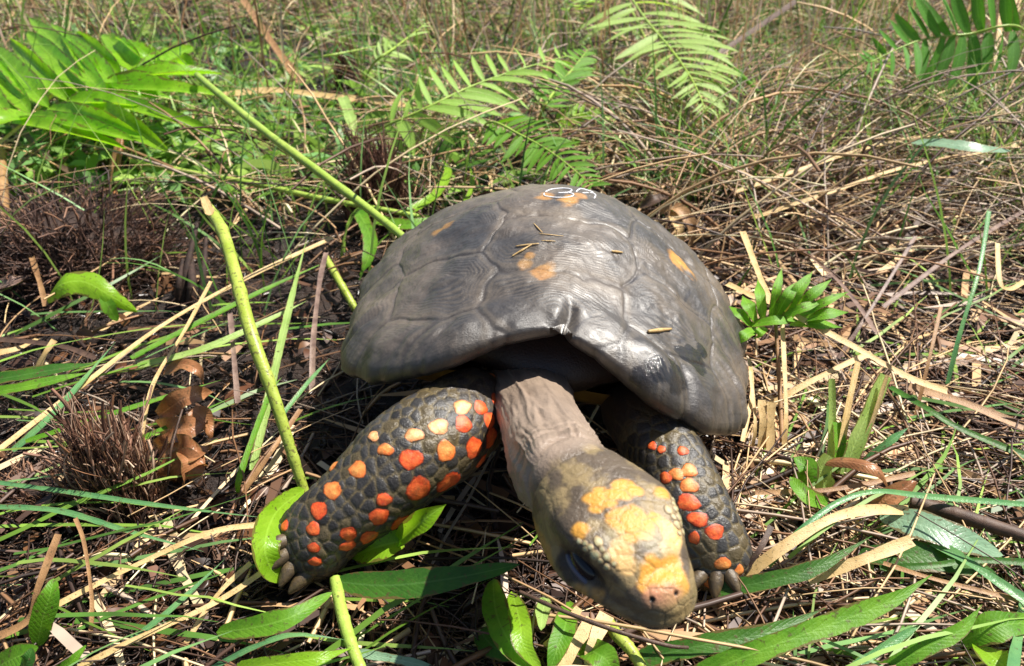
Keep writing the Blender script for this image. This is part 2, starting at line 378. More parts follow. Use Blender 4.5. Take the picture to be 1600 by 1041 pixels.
for c, w, tp, bt in zip(neckpts, neckW, neckT, neckB): rows.append(np.r_[c, w, tp, bt])
for s, w, tp, bt in [(s, w*.84, tp*.90, bt*.86) for s, w, tp, bt in headS]: rows.append(np.r_[hb_+FWD*HL*s, w, tp, bt])
A = interp_rows(rows, 330); C = A[:,:3]; T = nrm(np.gradient(C, axis=0))
U0 = np.tile(np.array([0,0,1.]), (len(C),1)); kk = sstep(.30,.45,np.linspace(0,1,len(C)))[:,None]; U0 = U0*(1-kk)+UPH*kk
U3 = nrm(U0-T*np.sum(U0*T,1,keepdims=True)); R3 = np.cross(T, U3)
V = loft(C, R3, U3, A[:,3], A[:,4], A[:,5], 210, 2.25)
# snout end: close to a blunt point
Nn = normals_grid(V); cen = C[:,None]; flip = np.sign(np.sum(Nn*(V-cen), -1, keepdims=True).mean()); Nn = Nn*flip
P = V.reshape(-1,3); NN = Nn.reshape(-1,3)
loc = P-hb_; hs = loc@FWD/HL; hx = -(loc@RT); hz = loc@UPH          # hx > 0: picture right
headm = sstep(-.06,.10,hs)
# broad shaping: brow ridge, eye socket, cheek, lip line
def gau(v, c, w): return np.exp(-((v-c)/w)**2)
dsp = np.zeros(len(P)); side = np.abs(hx)
dsp += .0026*gau(hs,.60,.26)*gau(hz,.0115,.0042)*sstep(.008,.015,side)            # brow
dsp -= .0042*gau(hs,.66,.20)*gau(hz,.0030,.0046)*sstep(.010,.015,side)            # socket
dsp += .0016*gau(hs,.40,.30)*gau(hz,-.0055,.0040)*sstep(.008,.014,side)           # cheek
lipz = -.0062-.004*sstep(.9,.4,hs)
dsp -= .0022*gau(hz,lipz,.0012)*sstep(.28,.40,hs)*(hs < 1.2)                      # mouth slit
dsp += .0010*gau(hz,lipz+.003,.0022)*sstep(.35,.6,hs)
dsp -= .0018*gau(hs,.98,.05)*gau(hz,.0108,.004)*gau(hx,0,.012)
dsp += .0012*gau(hs,1.04,.06)*gau(hx,0,.010)
# neck skin: long loose folds
ang = np.arctan2(hz, hx); nk = 1-sstep(-.25,.02,hs)
sN = np.repeat(np.linspace(0,1,len(C)),210); phN = np.tile(np.linspace(0,2*math.pi,210,endpoint=False), len(C))
cN_ = np.stack([np.cos(phN)*1.5+sN*1.2, np.sin(phN)*1.5, sN*3.6], 1)
fold = 1-np.abs(2*fbm(cN_, 1.7, 3, 41)-1)**.7; dsp += nk*(.0030*(fold-.5)+.0009*(fbm(cN_*np.array([1,1,2.]), 5, 3, 8)-.5)+.0005*(fbm(P, 500, 2, 3)-.5))
for c0, a0 in ((-.03,.0014),(-.20,.0008),(-.34,.0008)): dsp -= a0*gau(hs+.10*np.sin(phN*1)+.02*np.sin(phN*5), c0, .022)
P = P+NN*dsp[:,None]
Fh = np.vstack([grid_faces(len(C), 210, True), np.array([[(len(C)-1)*210+j, (len(C)-1)*210+j+1, (len(C)-1)*210+209-j-1, (len(C)-1)*210+209-j] for j in range(104)])])
bv_h = BVHTree.FromPolygons(P.tolist(), Fh.tolist())
def hit(bvh, u, v):
    h = cast(bvh, u, v); return None if h[0] is None else (np.array(h[0]), np.array(h[1]))
Z4 = lambda x, y: (820+x/3.718, 720+y/3.718)
plates = [Z4(*p) for p in ((610,350),(560,600),(840,560),(790,690),(318,400),(400,220),(540,140),(540,195),(650,170),(330,475),(380,500),(420,560),(430,465),(480,560),(480,625),(570,690),(740,560),(850,400),(800,800),(560,490),(700,480))]
ps = [hit(bv_h, *p) for p in plates]; ps = [p[0] for p in ps if p is not None]
mir = [hb_+FWD*((p-hb_)@FWD)+UPH*((p-hb_)@UPH)-RT*((p-hb_)@RT) for p in ps]
hd = np.where(hs > -.02)[0]
sd_ = poisson_on(P[hd], .0052, ps+[m for m in mir if min(np.linalg.norm(m-q) for q in ps) > .004], 5, lambda p: .0042 if (p-hb_)@FWD/HL < .35 else .0058)
d1, d2, ix = cells(P, sd_); e = d2-d1
P = P+NN*(headm*(-.00016*np.exp(-(e/.0004)**2)+.00010*sstep(0,.003,e)))[:,None]
# pigment, plus brow shadow painted round the eyes
skin = np.array(lin(144,126,110)); dkh = np.array(lin(88,76,62)); tan = np.array(lin(134,116,82)); ye = np.array(lin(200,144,58)); pale = np.array(lin(226,212,170)); blk = np.array(lin(34,31,33)); pink = np.array(lin(205,140,110))
mN = fbm(P, 140, 4, 19)[:,None]; CH = skin*(.78+.44*mN)
crs = sstep(.55,.3,fold)[:,None]*nk[:,None]; CH = CH*(1-.35*crs)+np.array(lin(84,66,56))*.35*crs
hc = dkh*(1-sstep(.42,.60,mN))+tan*sstep(.42,.60,mN); cr = np.random.default_rng(3).random(len(sd_))[ix][:,None]; hc = hc*(.88+.26*cr)
CH = CH*(1-headm[:,None])+hc*headm[:,None]
def patch(px, r, c, soft=.35, amt=1., both=False, stretch=None):
    global CH
    h = hit(bv_h, *Z4(*px)) if not isinstance(px, np.ndarray) else (px,)
    if h is None: return
    cs_ = [h[0]]
    if both: cs_.append(hb_+FWD*((h[0]-hb_)@FWD)+UPH*((h[0]-hb_)@UPH)-RT*((h[0]-hb_)@RT))
    for q in cs_:
        dl = np.linalg.norm(P-q, axis=1)+r*.9*(fbm(P, 260, 3, int(px[0]) % 91)-.5)
        f = ((1-sstep(r*(1-soft), r*(1+soft), dl))*amt)[:,None]; CH = CH*(1-f)+np.array(c)*f
for px, r in (((560,340),.0046),((640,335),.0044),((700,390),.0036),((600,420),.0036),((760,330),.002)): patch(px, r, ye, .25, .9)
for px, r in (((560,560),.0040),((600,610),.0030),((540,500),.003)): patch(px, r, ye*.7+pale*.3, .25, .95, True)
patch((840,540),.0040, pale*.3+ye*.5, .3,.8); patch((850,600),.0034, ye,.3,.9)
for px, r in (((320,400),.0030),((400,220),.0030),((540,140),.0024),((580,195),.0030),((520,190),.002),((650,175),.0026)): patch(px, r, ye, .25, .95, True)
for px, r in (((760,480),.004),((520,450),.003)): patch(px, r, pale*.6, .5, .4)
for px in ((60,370),(75,410),(100,460),(130,520),(145,580),(160,640),(200,690),(260,730),(330,752),(420,765)): patch(px, .0025, ye*.62+tan*.38, .4, .85, True)
for px in ((300,820),(380,850),(460,880),(560,915),(640,940)): patch(px, .0028, ye*.6, .5, .6, True)
for px, r in (((800,690),.0068),((860,700),.005),((740,720),.004)): patch(px, r, ye*1.05, .2, 1.)
patch((800,800),.0040, pink, .4,.8); patch((860,770),.003,pink,.4,.8); patch((740,800),.003,pink,.4,.8)
patch((870,880),.0075, np.array(lin(150,128,84)), .5, .7); patch((700,900),.006, np.array(lin(120,106,78)), .5, .6)
for px, r in (((250,560),.0036),((300,620),.0040),((360,650),.0042),((430,670),.0040),((330,560),.0036),((390,620),.0036),((220,600),.003),((250,660),.003)): patch(px, r, blk, .35, .92, True)  # dark eye surround, with the shadow of the brow put into the colour
for px, r in (((740,806),.0009),((880,772),.0009)): 
    patch(px, r, (.004,.003,.003), .3, 1.)
    h = hit(bv_h, *Z4(*px)); 
    if h: P = P-NN*(.0007*(1-sstep(.0003,.0011,np.linalg.norm(P-h[0],axis=1))))[:,None]
sm = (np.exp(-(e/.00034)**2)*headm*(.25+.75*sstep(.35,.6,fbm(P,90,2,71))))[:,None]; CH = CH*(1-.5*sm)+np.array(lin(84,68,54))*.5*sm
mo = (gau(hz,lipz,.0013)*sstep(.30,.40,hs)*(hs<1.25))[:,None]; CH = CH*(1-.8*mo)+np.array(lin(44,36,32))*.8*mo
BV, BF, BC = [P], [Fh], [CH]; off = len(P)
# ---- legs
SCALES = []
def leg(pts, W, H, n_r, n_t, spots, zoom, seed, foot, base_r, vis=True):
    """pts: centre line from shoulder to foot"""
    global off
    A = interp_rows([np.r_[p, w, h] for p, w, h in zip(pts, W, H)], n_r); C = A[:,:3]; T = nrm(np.gradient(C, axis=0))
    U = np.tile(np.array([0,-.45,.9]), (n_r,1)); U = nrm(U-T*np.sum(U*T,1,keepdims=True)); R = np.cross(T, U)
    V = loft(C, R, U, A[:,3], A[:,4], A[:,4], n_t, 2.2); Nn = normals_grid(V); Nn = Nn*np.sign(np.sum(Nn*(V-C[:,None]),-1).mean())
    Nn[-1] = T[-1]; P = V.reshape(-1,3); NN = Nn.reshape(-1,3); P = P+NN*(.0022*(fbm(P, 45, 3, seed)-.5))[:,None]
    Fq = grid_faces(n_r, n_t, True); cap = np.array([[ (n_r-1)*n_t+j, (n_r-1)*n_t+(j+1)%n_t, (n_r-1)*n_t+(n_t-1-j-1)%n_t, (n_r-1)*n_t+(n_t-1-j)%n_t] for j in range(n_t//2-1)])
    bv = BVHTree.FromPolygons(P.tolist(), Fq.tolist()); hits = []
    for (zx, zy, rx, ry, *c) in spots:
        u, v = zoom[0]+zx/zoom[2], zoom[1]+zy/zoom[2]; h = hit(bv, u, v)
        if h is None: continue
        nv = h[1]; nv = nv if (nv@(np.array([0,0,CAMH])-h[0])) > 0 else -nv
        hits.append((h[0], nv, rx/zoom[2], ry/zoom[2], c[0] if c else 0))
    mid = len(P)//3
    sd_ = poisson_on(P[mid//2:], base_r, [h[0] for h in hits], seed)
    d1, d2, ix = cells(P, sd_); e = d2-d1; rel = sstep(0,.35,np.repeat(np.linspace(0,1,n_r), n_t))
    P2 = P+NN*(rel*(-.0004*np.exp(-(e/.0006)**2)+.0004*sstep(0,.003,e)))[:,None]
    rg = np.random.default_rng(seed).random(len(sd_))[ix][:,None]
    c1 = np.array(lin(36,33,31)); c2 = np.array(lin(70,68,66)); c3 = np.array(lin(92,80,56)); Cc = c1*(1-rg)+c2*rg*(rg < .8)+c3*.8*(rg >= .8)*rg
    Cc = Cc*(.8+.5*fbm(P, 300, 3, 4)[:,None]); se = np.exp(-(e/.0008)**2)[:,None]; Cc = Cc*(1-.75*se)+np.array(lin(112,98,66))*.75*se
    inn = (1-sstep(.05,.30,np.repeat(np.linspace(0,1,n_r), n_t)))[:,None]; Cc = Cc*(1-inn)+np.array(lin(84,68,58))*inn
    Fq = np.vstack([Fq, cap])
    BV.append(P2); BF.append(Fq+off); BC.append(Cc); off += len(P2)
    bv2 = BVHTree.FromPolygons(P2.tolist(), Fq.tolist())
    for h in hits: SCALES.append((h, bv2))
    return bv2
LSP = [(700,455,52,42),(735,592,55,50),(858,418,38,48,1),(985,405,32,48),(938,295,32,40),(825,308,44,32,2),(932,220,45,26,2),(1015,222,30,34),(1085,190,22,32),(1055,280,26,36),(1107,250,20,36),(1062,360,22,45),(872,560,32,55),(1018,465,20,34),(715,347,42,28,2),(585,413,38,25,1),(460,502,44,30,1),(345,595,48,30,1),(350,487,24,18,1),(530,352,32,16,2),(578,638,34,28),(556,716,42,34),(650,742,48,40),(418,793,36,30),(415,847,36,22),(510,808,40,28),(283,687,42,32),(258,770,28,30),(260,855,28,20),(268,918,30,18),(130,755,16,24),(1080,82,26,18,1),(1108,118,22,24),(775,665,30,25)]
RSP = [(632,355,18,12),(664,368,16,12),(740,373,20,14),(680,468,22,18),(718,455,26,20,1),(762,442,28,22,1),(763,495,32,24,1),(760,555,38,28),(793,615,36,25),(853,658,32,24),(780,680,18,22),(882,772,30,20,1),(938,796,20,18,1),(850,840,44,20,1)]
leg([D(770,640,.47), D(737,642,.435), D(692,676,.410), D(640,712,.400), D(580,765,.396), D(520,815,.394), D(487,850,.395), D(468,876,.397)],
    [.020,.0225,.0250,.0250,.0225,.0195,.0190,.0150], [.020,.0220,.0230,.0220,.0200,.0180,.0170,.012], 200, 170, LSP, (400,560,2.89), 11, None, .0047)
leg([D(985,640,.47), D(1010,668,.445), D(1040,712,.425), D(1066,765,.410), D(1092,820,.402), D(1112,862,.400), D(1122,890,.401), D(1126,902,.402)],
    [.018,.0195,.0190,.0190,.0190,.0185,.0170,.012], [.018,.020,.0205,.0200,.0200,.0190,.016,.010], 180, 150, RSP, (740,540,2.263), 23, None, .0052)
for s_ in (-1, 1):        # hind legs, tucked under the back of the shell
    b_ = sh_world(np.array([[s_*.050,.085,.075],[s_*.062,.095,.055],[s_*.070,.100,.035],[s_*.072,.102,.015],[s_*.072,.102,-.012]]))
    leg(list(b_), [.022,.024,.024,.022,.020], [.022,.024,.024,.022,.020], 60, 60, [], (0,0,1), 31+s_, None, .009)
# torso inside the shell
th = np.linspace(0, 2*math.pi, 60, endpoint=False); V = []
for a in np.linspace(0, math.pi, 30):
    V.append(np.stack([.080*np.sin(a)*np.cos(th), .112*np.sin(a)*np.sin(th), .072+.033*np.cos(a)*np.ones(60)], 1))
tv = sh_world(np.vstack(V)); tv = tv+(.006*(fbm(tv, 60, 3, 2)-.5))[:,None]
BV.append(tv); BF.append(grid_faces(30, 60, True)+off); BC.append(np.tile(np.array(lin(58,45,39)), (len(tv),1)))  # torso skin coloured dark to deepen the shade in the shell opening
mskin = attr_mat('tortoise_skin', 0, .36, .5, .6, 800, .0009)
body = mesh_obj('body', np.vstack(BV), np.vstack(BF), mskin, tort, col=np.vstack(BC)); body['label'] = 'wrinkled brown neck, yellow marked head and dark scaly legs'
# ---- raised orange scales on the legs
def scale_mat(key, a, b):
    m, t, p, N, L = new_mat(key); n = noise_node(t, L, 330, 5, rough=.7); r = ramp_node(t, [(.32,a),(.62,b)]); L(n.outputs['Fac'], r.inputs[0])
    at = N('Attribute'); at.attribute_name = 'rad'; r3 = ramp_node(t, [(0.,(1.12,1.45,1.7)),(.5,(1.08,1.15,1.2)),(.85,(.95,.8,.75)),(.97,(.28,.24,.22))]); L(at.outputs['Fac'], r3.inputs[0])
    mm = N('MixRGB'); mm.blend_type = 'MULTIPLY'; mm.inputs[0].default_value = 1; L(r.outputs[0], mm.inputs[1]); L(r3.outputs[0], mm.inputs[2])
    nd = noise_node(t, L, 180, 5, rough=.7); rd = ramp_node(t, [(.52,(0,0,0)),(.72,(.6,)*3)]); L(nd.outputs['Fac'], rd.inputs[0]); md = N('MixRGB'); L(rd.outputs[0], md.inputs[0]); L(mm.outputs[0], md.inputs[1]); md.inputs[2].default_value = (.10,.06,.035,1)
    L(md.outputs[0], p.inputs['Base Color'])
    p.inputs['Roughness'].default_value = .46; bump_node(t, L, n.outputs['Fac'], p, .5, .001); return m
SM = [scale_mat('orange_scale', lin(196,62,28), lin(222,104,46)), scale_mat('amber_scale', lin(210,104,44), lin(224,146,74)), scale_mat('pale_scale', lin(220,140,82), lin(230,176,120)), scale_mat('claw_scale', lin(96,80,52), lin(64,54,42)), scale_mat('white_scale', lin(206,196,164), lin(226,220,196)), scale_mat('brow_scale_horn', lin(138,124,88), lin(172,158,116))]
def cap(c, n, a, b, hgt, bvh, mat, name, rot=0., lift=.0001):
    up = np.array([0,0,1.]); x = nrm(np.cross(up, n)+1e-6); y = np.cross(n, x); cr, sr = math.cos(rot), math.sin(rot); x, y = x*cr+y*sr, y*cr-x*sr
    k = 14; V = []; rings = [(0,1.),(.45,.93),(.75,.72),(.92,.38),(1.0,-.25)]
    ph = np.linspace(0, 2*math.pi, k, endpoint=False); wob = 1+.08*np.sin(ph*3+c[0]*900)+.05*np.sin(ph*5+c[1]*700)
    for r, h in rings:
        for j in range(k if r > 0 else 1):
            q = c+(x*math.cos(ph[j])*a+y*math.sin(ph[j])*b)*r*(wob[j] if r > 0 else 1)
            hh = bvh.find_nearest(Vector(q)); V.append(np.array(hh[0])+n*(hgt*h+lift))
    Fs = [[0, 1+j, 1+(j+1)%k] for j in range(k)]
    for i in range(3):
        o1 = 1+i*k; o2 = o1+k; Fs += [[o1+j, o2+j, o2+(j+1)%k, o1+(j+1)%k] for j in range(k)]
    return mesh_obj(name, np.array(V), Fs, mat, body, attrs={'rad': np.r_[0, np.repeat([.45,.75,.92,1.], k)]})
for (c, n, rx, ry, kd), bvh in SCALES:
    dp = depth(c); vw = nrm(np.array([0,0,CAMH])-c); fs = max(.45, abs(n@vw)); a = 1.12*rx*dp/F; b = 1.12*ry*dp/F
    if a < b: a, b = min(a/fs, b*1.1), b
    else: b = min(b/fs, a*1.1)
    cap(c, n, a, b, .00025, bvh, SM[kd], 'scale')
BVB = BVHTree.FromPolygons(np.vstack(BV).tolist(), np.vstack(BF).tolist())
# bead scales over the eyes
for (x, y, r) in ((318,470,20),(352,482,20),(385,505,24),(420,548,30),(355,515,22),(395,540,22),(430,470,34),(405,560,28),(450,515,22),(480,560,30),(478,622,24),(440,585,20),(520,600,18)):
    h = hit(bv_h, *Z4(x, y))
    if h is None: continue
    for q in (h[0], hb_+FWD*((h[0]-hb_)@FWD)+UPH*((h[0]-hb_)@UPH)-RT*((h[0]-hb_)@RT)):
        nn_ = BVB.find_nearest(Vector(q)); n = nrm(q-(hb_+FWD*((q-hb_)@FWD))); a = 1.1*r*.26/F/3.718
        cap(np.array(nn_[0]), n, a, a*.85, .0003, BVB, SM[5], 'brow_scale')
# eyes: dark glossy balls sunk under the brow, with heavy lids
em, et, ep, _, _ = new_mat('eye'); ep.inputs['Base Color'].default_value = (.006,.006,.009,1); ep.inputs['Roughness'].default_value = .08
lm_, lt_, lp_, N2, L2 = new_mat('eyelid'); lp_.inputs['Base Color'].default_value = (*lin(84,86,104),1); lp_.inputs['Roughness'].default_value = .35
ex_ = hit(bv_h, *Z4(345,600)); q0 = ex_[0]
for sgn in (1, -1):
    q = q0 if sgn == 1 else hb_+FWD*((q0-hb_)@FWD)+UPH*((q0-hb_)@UPH)-RT*((q0-hb_)@RT)
    rt = RT*sgn; ax = nrm(FWD*.92-UPH*.30+rt*-.15); n = nrm(rt*.85+UPH*.35+FWD*.2); n = nrm(n-ax*(n@ax)); up = np.cross(n, ax)*sgn
    if up@UPH < 0: up = -up
    def ell(a, b, c, off, nu=20, nv=12, cut=None):
        V = []; 
        for i in range(nv):
            t = math.pi*i/(nv-1)
            for j in range(nu):
                f = 2*math.pi*j/nu; V.append(q+off+ax*a*math.cos(t)+up*b*math.sin(t)*math.cos(f)+n*c*math.sin(t)*math.sin(f))
        return np.array(V), grid_faces(nv, nu, True)
    v_, f_ = ell(.0062,.0034,.0030, n*.0001); mesh_obj('eye', v_, f_, em, body)
    v_, f_ = ell(.0068,.0017,.0026, n*.0001-up*.0031); mesh_obj('eyelid', v_, f_, lm_, body)
# claws on the feet
for us, dx in (((442,838),(444,862),(454,884),(474,898)), -.30), (((1092,892),(1118,900),(1142,894)), .05):
    for uv in us:
        h = hit(BVB, *uv)
        if h is None: continue
        n = h[1] if h[1]@(np.array([0,0,CAMH])-h[0]) > 0 else -h[1]
        p0 = h[0]-n*.0045; d = nrm(n*.7+np.array([dx,-.25,-.55])); tip = p0+d*.0145
        v_, f_ = tube([p0, p0+d*.005+n*.0012, p0+d*.010+n*.0008, tip], [.0040,.0038,.0026,.0006], 10, 14); mesh_obj('claw', v_, f_, SM[3], body, attrs={'rad': np.full(len(v_), .62)})
# ------------------------------------------------------------------ plants and litter that can be told apart
G_FRESH = leaf_mat('leaf_fresh', lin(82,138,26), lin(114,164,42), .42, .50, .3)
G_BRIGHT = leaf_mat('leaf_bright', lin(128,178,30), lin(152,196,54), .50, .33, .15)
G_DEEP = leaf_mat('leaf_deep', lin(46,90,28), lin(70,116,36), .35, .46, .35)
G_PALE = leaf_mat('leaf_pale', lin(150,184,92), lin(178,204,120), .40, .38, .1)
G_GREY = leaf_mat('leaf_greyish', lin(104,140,108), lin(134,164,132), .22, .32, .2)
G_TEAL = leaf_mat('blade_bluegreen', lin(84,138,88), lin(112,160,96), .30, .34, .1)
STEM = leaf_mat('green_stem', lin(138,168,62), lin(164,186,84), .05, .38, .2, 90)
STEMY = leaf_mat('yellow_green_stem', lin(142,160,52), lin(168,182,82), .05, .38, .55, 70)
STRAW = leaf_mat('straw', lin(190,158,104), lin(214,184,132), .15, .5, .2, 120)
STRAWD = leaf_mat('straw_brown', lin(136,100,66), lin(168,130,88), .1, .5, .3, 120)
TWIG = leaf_mat('dark_twig', lin(62,46,38), lin(92,70,56), 0, .55, .2, 150)
DEAD = leaf_mat('dead_leaf', lin(122,78,48), lin(172,120,80), .15, .32, .4, 70)
PURP = leaf_mat('purple_straw', lin(104,82,74), lin(148,124,110), .1, .45, .2, 120)
ATT = {}
def ribbon(C, W, up=(0,-.45,.9), fold=.18, seg=20, prof='leaf', wave=0., k=5, roll=0., curl=0.):
    C = catmull(C, seg); T = nrm(np.gradient(C, axis=0)); U = np.tile(np.asarray(up, float), (seg,1))
    S = nrm(np.cross(T, U)); N = nrm(np.cross(S, T)); t = np.linspace(0,1,seg)
    if roll: r_ = roll*t; S, N = S*np.cos(r_)[:,None]+N*np.sin(r_)[:,None], N*np.cos(r_)[:,None]-S*np.sin(r_)[:,None]
    if prof == 'leaf': w = np.clip(t,0,1)**.62*(1-t)**.85; w = w/w.max()
    elif prof == 'strap': w = np.minimum(1, 1.15*np.minimum((t+.12)*5, 1))*(1-sstep(.55,1.0,t)*.96)
    elif prof == 'straw': w = .9+.1*np.sin(t*9)
    elif prof == 'lobe': w = (.55+.45*sstep(0,.3,t))*(1-sstep(.55,1.0,t)*.97)
    elif prof == 'cut': w = (.5+.5*sstep(0,.2,t))*(1-.25*t)
    w = np.maximum(w, .015)*W/2; a = np.linspace(-1,1,k); rg = np.random.default_rng(int(abs(C[0,0])*1e5) % 9973)
    wob = 1+.05*np.sin(t*17+rg.random()*6)
    off = fold*np.abs(a)**1.3-curl*np.abs(a)**2
    V = C[:,None]+S[:,None]*(w*wob)[:,None,None]*a[None,:,None]+N[:,None]*(w[:,None]*off[None,:])[...,None]
    if wave: V = V+N[:,None]*(wave*W*np.sin(t*11+rg.random()*6)[:,None]*np.sign(a)[None]*np.abs(a)[None])[...,None]
    ATT['across'] = np.tile(np.abs(a)+1, seg); ATT['along'] = np.repeat(t, k)
    return V.reshape(-1,3), grid_faces(seg, k)
def pw(px, P): return px*depth(np.mean(P, axis=0))/F
def leaf(name, label, cat, pts, wpx, mat, prof='leaf', group=None, parent=None, **kw):
    P = np.array([Wp(*p) for p in pts]); V, Fc = ribbon(P, pw(wpx, P), prof=prof, **kw)
    b = P[np.argmin(P[:,2])]
    o = mesh_obj(name, V, Fc, mat, parent, None if parent else b, attrs=ATT if prof != 'straw' else None)
    if not parent: tag(o, label, cat, group)
    elif label: o['label'] = label
    return o
def stalk(name, label, cat, pts, wpx, mat, group=None, parent=None, taper=.8, n=9):
    P = np.array([Wp(*p) for p in pts]); r = pw(wpx, P)/2; sg = max(40, 12*len(pts)); tt_ = np.linspace(0,1,sg); V, Fc = tube(P, list(np.interp(tt_, [0,.5,1], [r, r, r*taper])*(1+.13*sum(np.exp(-((tt_-c_)/.012)**2) for c_ in (.16,.39,.62,.86)))), n, sg)
    rg = np.random.default_rng(int(P[0,0]*1e5) % 7919); V = V+(rg.random(V.shape)-.5)*r*.06
    o = mesh_obj(name, V, Fc, mat, parent, None if parent else P[np.argmin(P[:,2])])
    if not parent: tag(o, label, cat, group)
    return o
# ---- ferns: rachis and every pinna a piece of its own
def pinna_mesh(key, mat, droop, wf, sharp=.8):
    t = np.linspace(0,1,9); w = wf*(np.sin(math.pi*np.clip(t,.02,1)**sharp)**.62)*.5; w[0] = wf*.22; w[-1] = .004
    C = np.stack([t, .06*np.sin(t*2.6), -droop*t**2], 1); a = np.array([-1,-.5,0,.5,1.])
    V = (C[:,None]+np.stack([0*a, a, .16*np.abs(a)], 1)[None]*w[:,None,None]*np.array([1,1,1])).reshape(-1,3)
    me = bpy.data.meshes.new(key); me.from_pydata(V.tolist(), [], grid_faces(9,5).tolist()); me.polygons.foreach_set('use_smooth', np.ones(len(me.polygons), bool)); me.materials.append(mat)
    for nm, vals in (('across', np.tile(np.abs(a)+1, 9)), ('along', np.repeat(t*.4, 5))): q = me.attributes.new(nm, 'FLOAT', 'POINT'); q.data.foreach_set('value', vals.astype(np.float32))
    return me
def frond(label, rach, n, LL, LR, aL, aR, mat, wf=.2, droop=.25, hint=(0,-.5,.85), t0=.06, stem=None, stemw=4, jit=.08, name='fern_frond', root=None, twist=.25):
    P = np.array([Wp(*p) for p in rach]); base = P[0] if root is None else Wp(*root)
    e = empty(name, base, label, 'fern', None)
    pts = list(P) if root is None else [Wp(*root)]+list(P)
    r = pw(stemw, P)/2; V, Fc = tube(pts, [r*1.1, r, r*.35], 7, 40); mesh_obj('rachis', V, Fc, stem or STEM, e)
    C = catmull(P, 200); T = nrm(np.gradient(C, axis=0)); N0 = np.asarray(hint, float)
    ms = [pinna_mesh('pinna', mat, d, w) for d, w in ((droop, wf), (droop*.5, wf*1.08), (droop*1.5, wf*.94))]
    rg = np.random.default_rng(int(abs(P[0,0]+P[-1,1])*1e4)); xs = np.linspace(0,1,len(LL)); xr = np.linspace(0,1,len(LR))
    for i in range(n):
        t = t0+(1-t0)*i/(n-1)
        for sgn, Lp, xx, ag in ((1, LL, xs, aL), (-1, LR, xr, aR)):
            tt = min(1, max(0, t+(.45/n if sgn > 0 else 0)+rg.normal()*.006)); c = C[int(tt*199)]; tg = T[int(tt*199)]
            L = np.interp(tt, xx, Lp)*depth(c)/F*(1+jit*rg.normal())
            if L < .002: continue
            S = nrm(np.cross(N0, tg)); Nn = nrm(np.cross(tg, S)); an = math.radians(np.interp(tt, [0,1], ag)+5*rg.normal())
            d = tg*math.cos(an)+S*sgn*math.sin(an); d = nrm(d+Nn*(.12+.10*rg.normal())); y = nrm(np.cross(Nn, d)); z = np.cross(d, y); tw = twist*rg.normal()
            y, z = y*math.cos(tw)+z*math.sin(tw), z*math.cos(tw)-y*math.sin(tw)
            o = bpy.data.objects.new('pinna', ms[rg.integers(3)]); COL.objects.link(o); o.parent = e
            M = Matrix.Identity(4)
            for q, vec in enumerate((d*L, y*L, z*L)):
                for w_ in range(3): M[w_][q] = vec[w_]
            for w_ in range(3): M[w_][3] = (c-ORG[e.name])[w_]
            o.matrix_local = M
    return e
frond('tall pale green fern frond drooping over dry grass with long spaced pinnae', [(960,-40,.125),(1005,25,.12),(1052,82,.11),(1083,128,.097),(1102,172,.085)], 25, [105,110,105,90,60,20], [110,105,85,70,50,20], (62,40), (66,36), G_PALE, .16, .30, root=(1075,195,0))
frond('pale yellow green fern frond with short upright pinnae behind the shell', [(592,203,.06),(660,172,.085),(730,138,.10),(800,112,.11),(885,88,.115)], 14, [76,70,72,68,60,50,20], [95,110,105,90,76,55,15], (80,62), (64,46), leaf_mat('fern_lime', lin(140,186,64), lin(170,206,104), .45,.42,.1), .17, .18, root=(560,230,0))
frond('dense mid green fern frond pointing down to the top of the shell', [(762,192,.085),(815,212,.085),(868,243,.082),(925,290,.078)], 20, [50,56,56,48,26], [44,52,56,50,28], (72,48), (76,50), G_FRESH, .22, .2, root=(745,235,0))
frond('broad dark green fern frond standing upright between pale fronds', [(848,172,.07),(872,135,.085),(898,104,.095),(918,78,.10)], 17, [34,46,48,38,18], [36,50,50,36,16], (58,40), (58,40), G_FRESH, .24, .1, root=(838,205,0))
frond('small bright fern tip lying in straw beyond the upright frond', [(866,190,.045),(895,182,.05),(936,172,.055)], 8, [22,30,30,24,12], [24,30,32,24,12], (66,40), (66,40), G_BRIGHT, .28, .15)
frond('small pale fern frond far back among green stems', [(585,98,.08),(620,72,.095),(664,38,.10)], 10, [28,36,36,28,12], [28,36,38,30,12], (62,44), (62,44), G_PALE, .2, .15, root=(570,125,0))
frond('dark green fern frond with broad pinnae hanging over tall dry grass', [(1600,48,.14),(1510,54,.14),(1435,64,.135),(1358,98,.12)], 15, [80,84,80,56,26], [84,90,84,52,26], (78,50), (78,50), leaf_mat('fern_dark', lin(70,130,34), lin(100,160,50), .35, .55, .2), .24, .08, (0,-.9,.4), twist=.4, root=(1600,140,0))
frond('bright yellow green fern tip below the dark hanging frond', [(1372,80,.10),(1378,105,.094),(1384,140,.085)], 7, [22,28,22,10], [24,26,20,8], (60,40), (60,40), G_BRIGHT, .34, .15, root=(1385,210,0))
frond('small bright fern sprig at the top edge beside the pale frond', [(885,20,.09),(910,8,.09),(945,-10,.09)], 6, [22,30,20], [22,30,20], (60,45), (60,45), G_BRIGHT, .3, .1, root=(880,90,0))
frond('dark fern frond lying flat behind the brown stalk stumps', [(480,92,.06),(520,86,.07),(600,70,.07)], 8, [20,26,24,12], [20,26,24,12], (60,45), (60,45), G_DEEP, .26, .1)
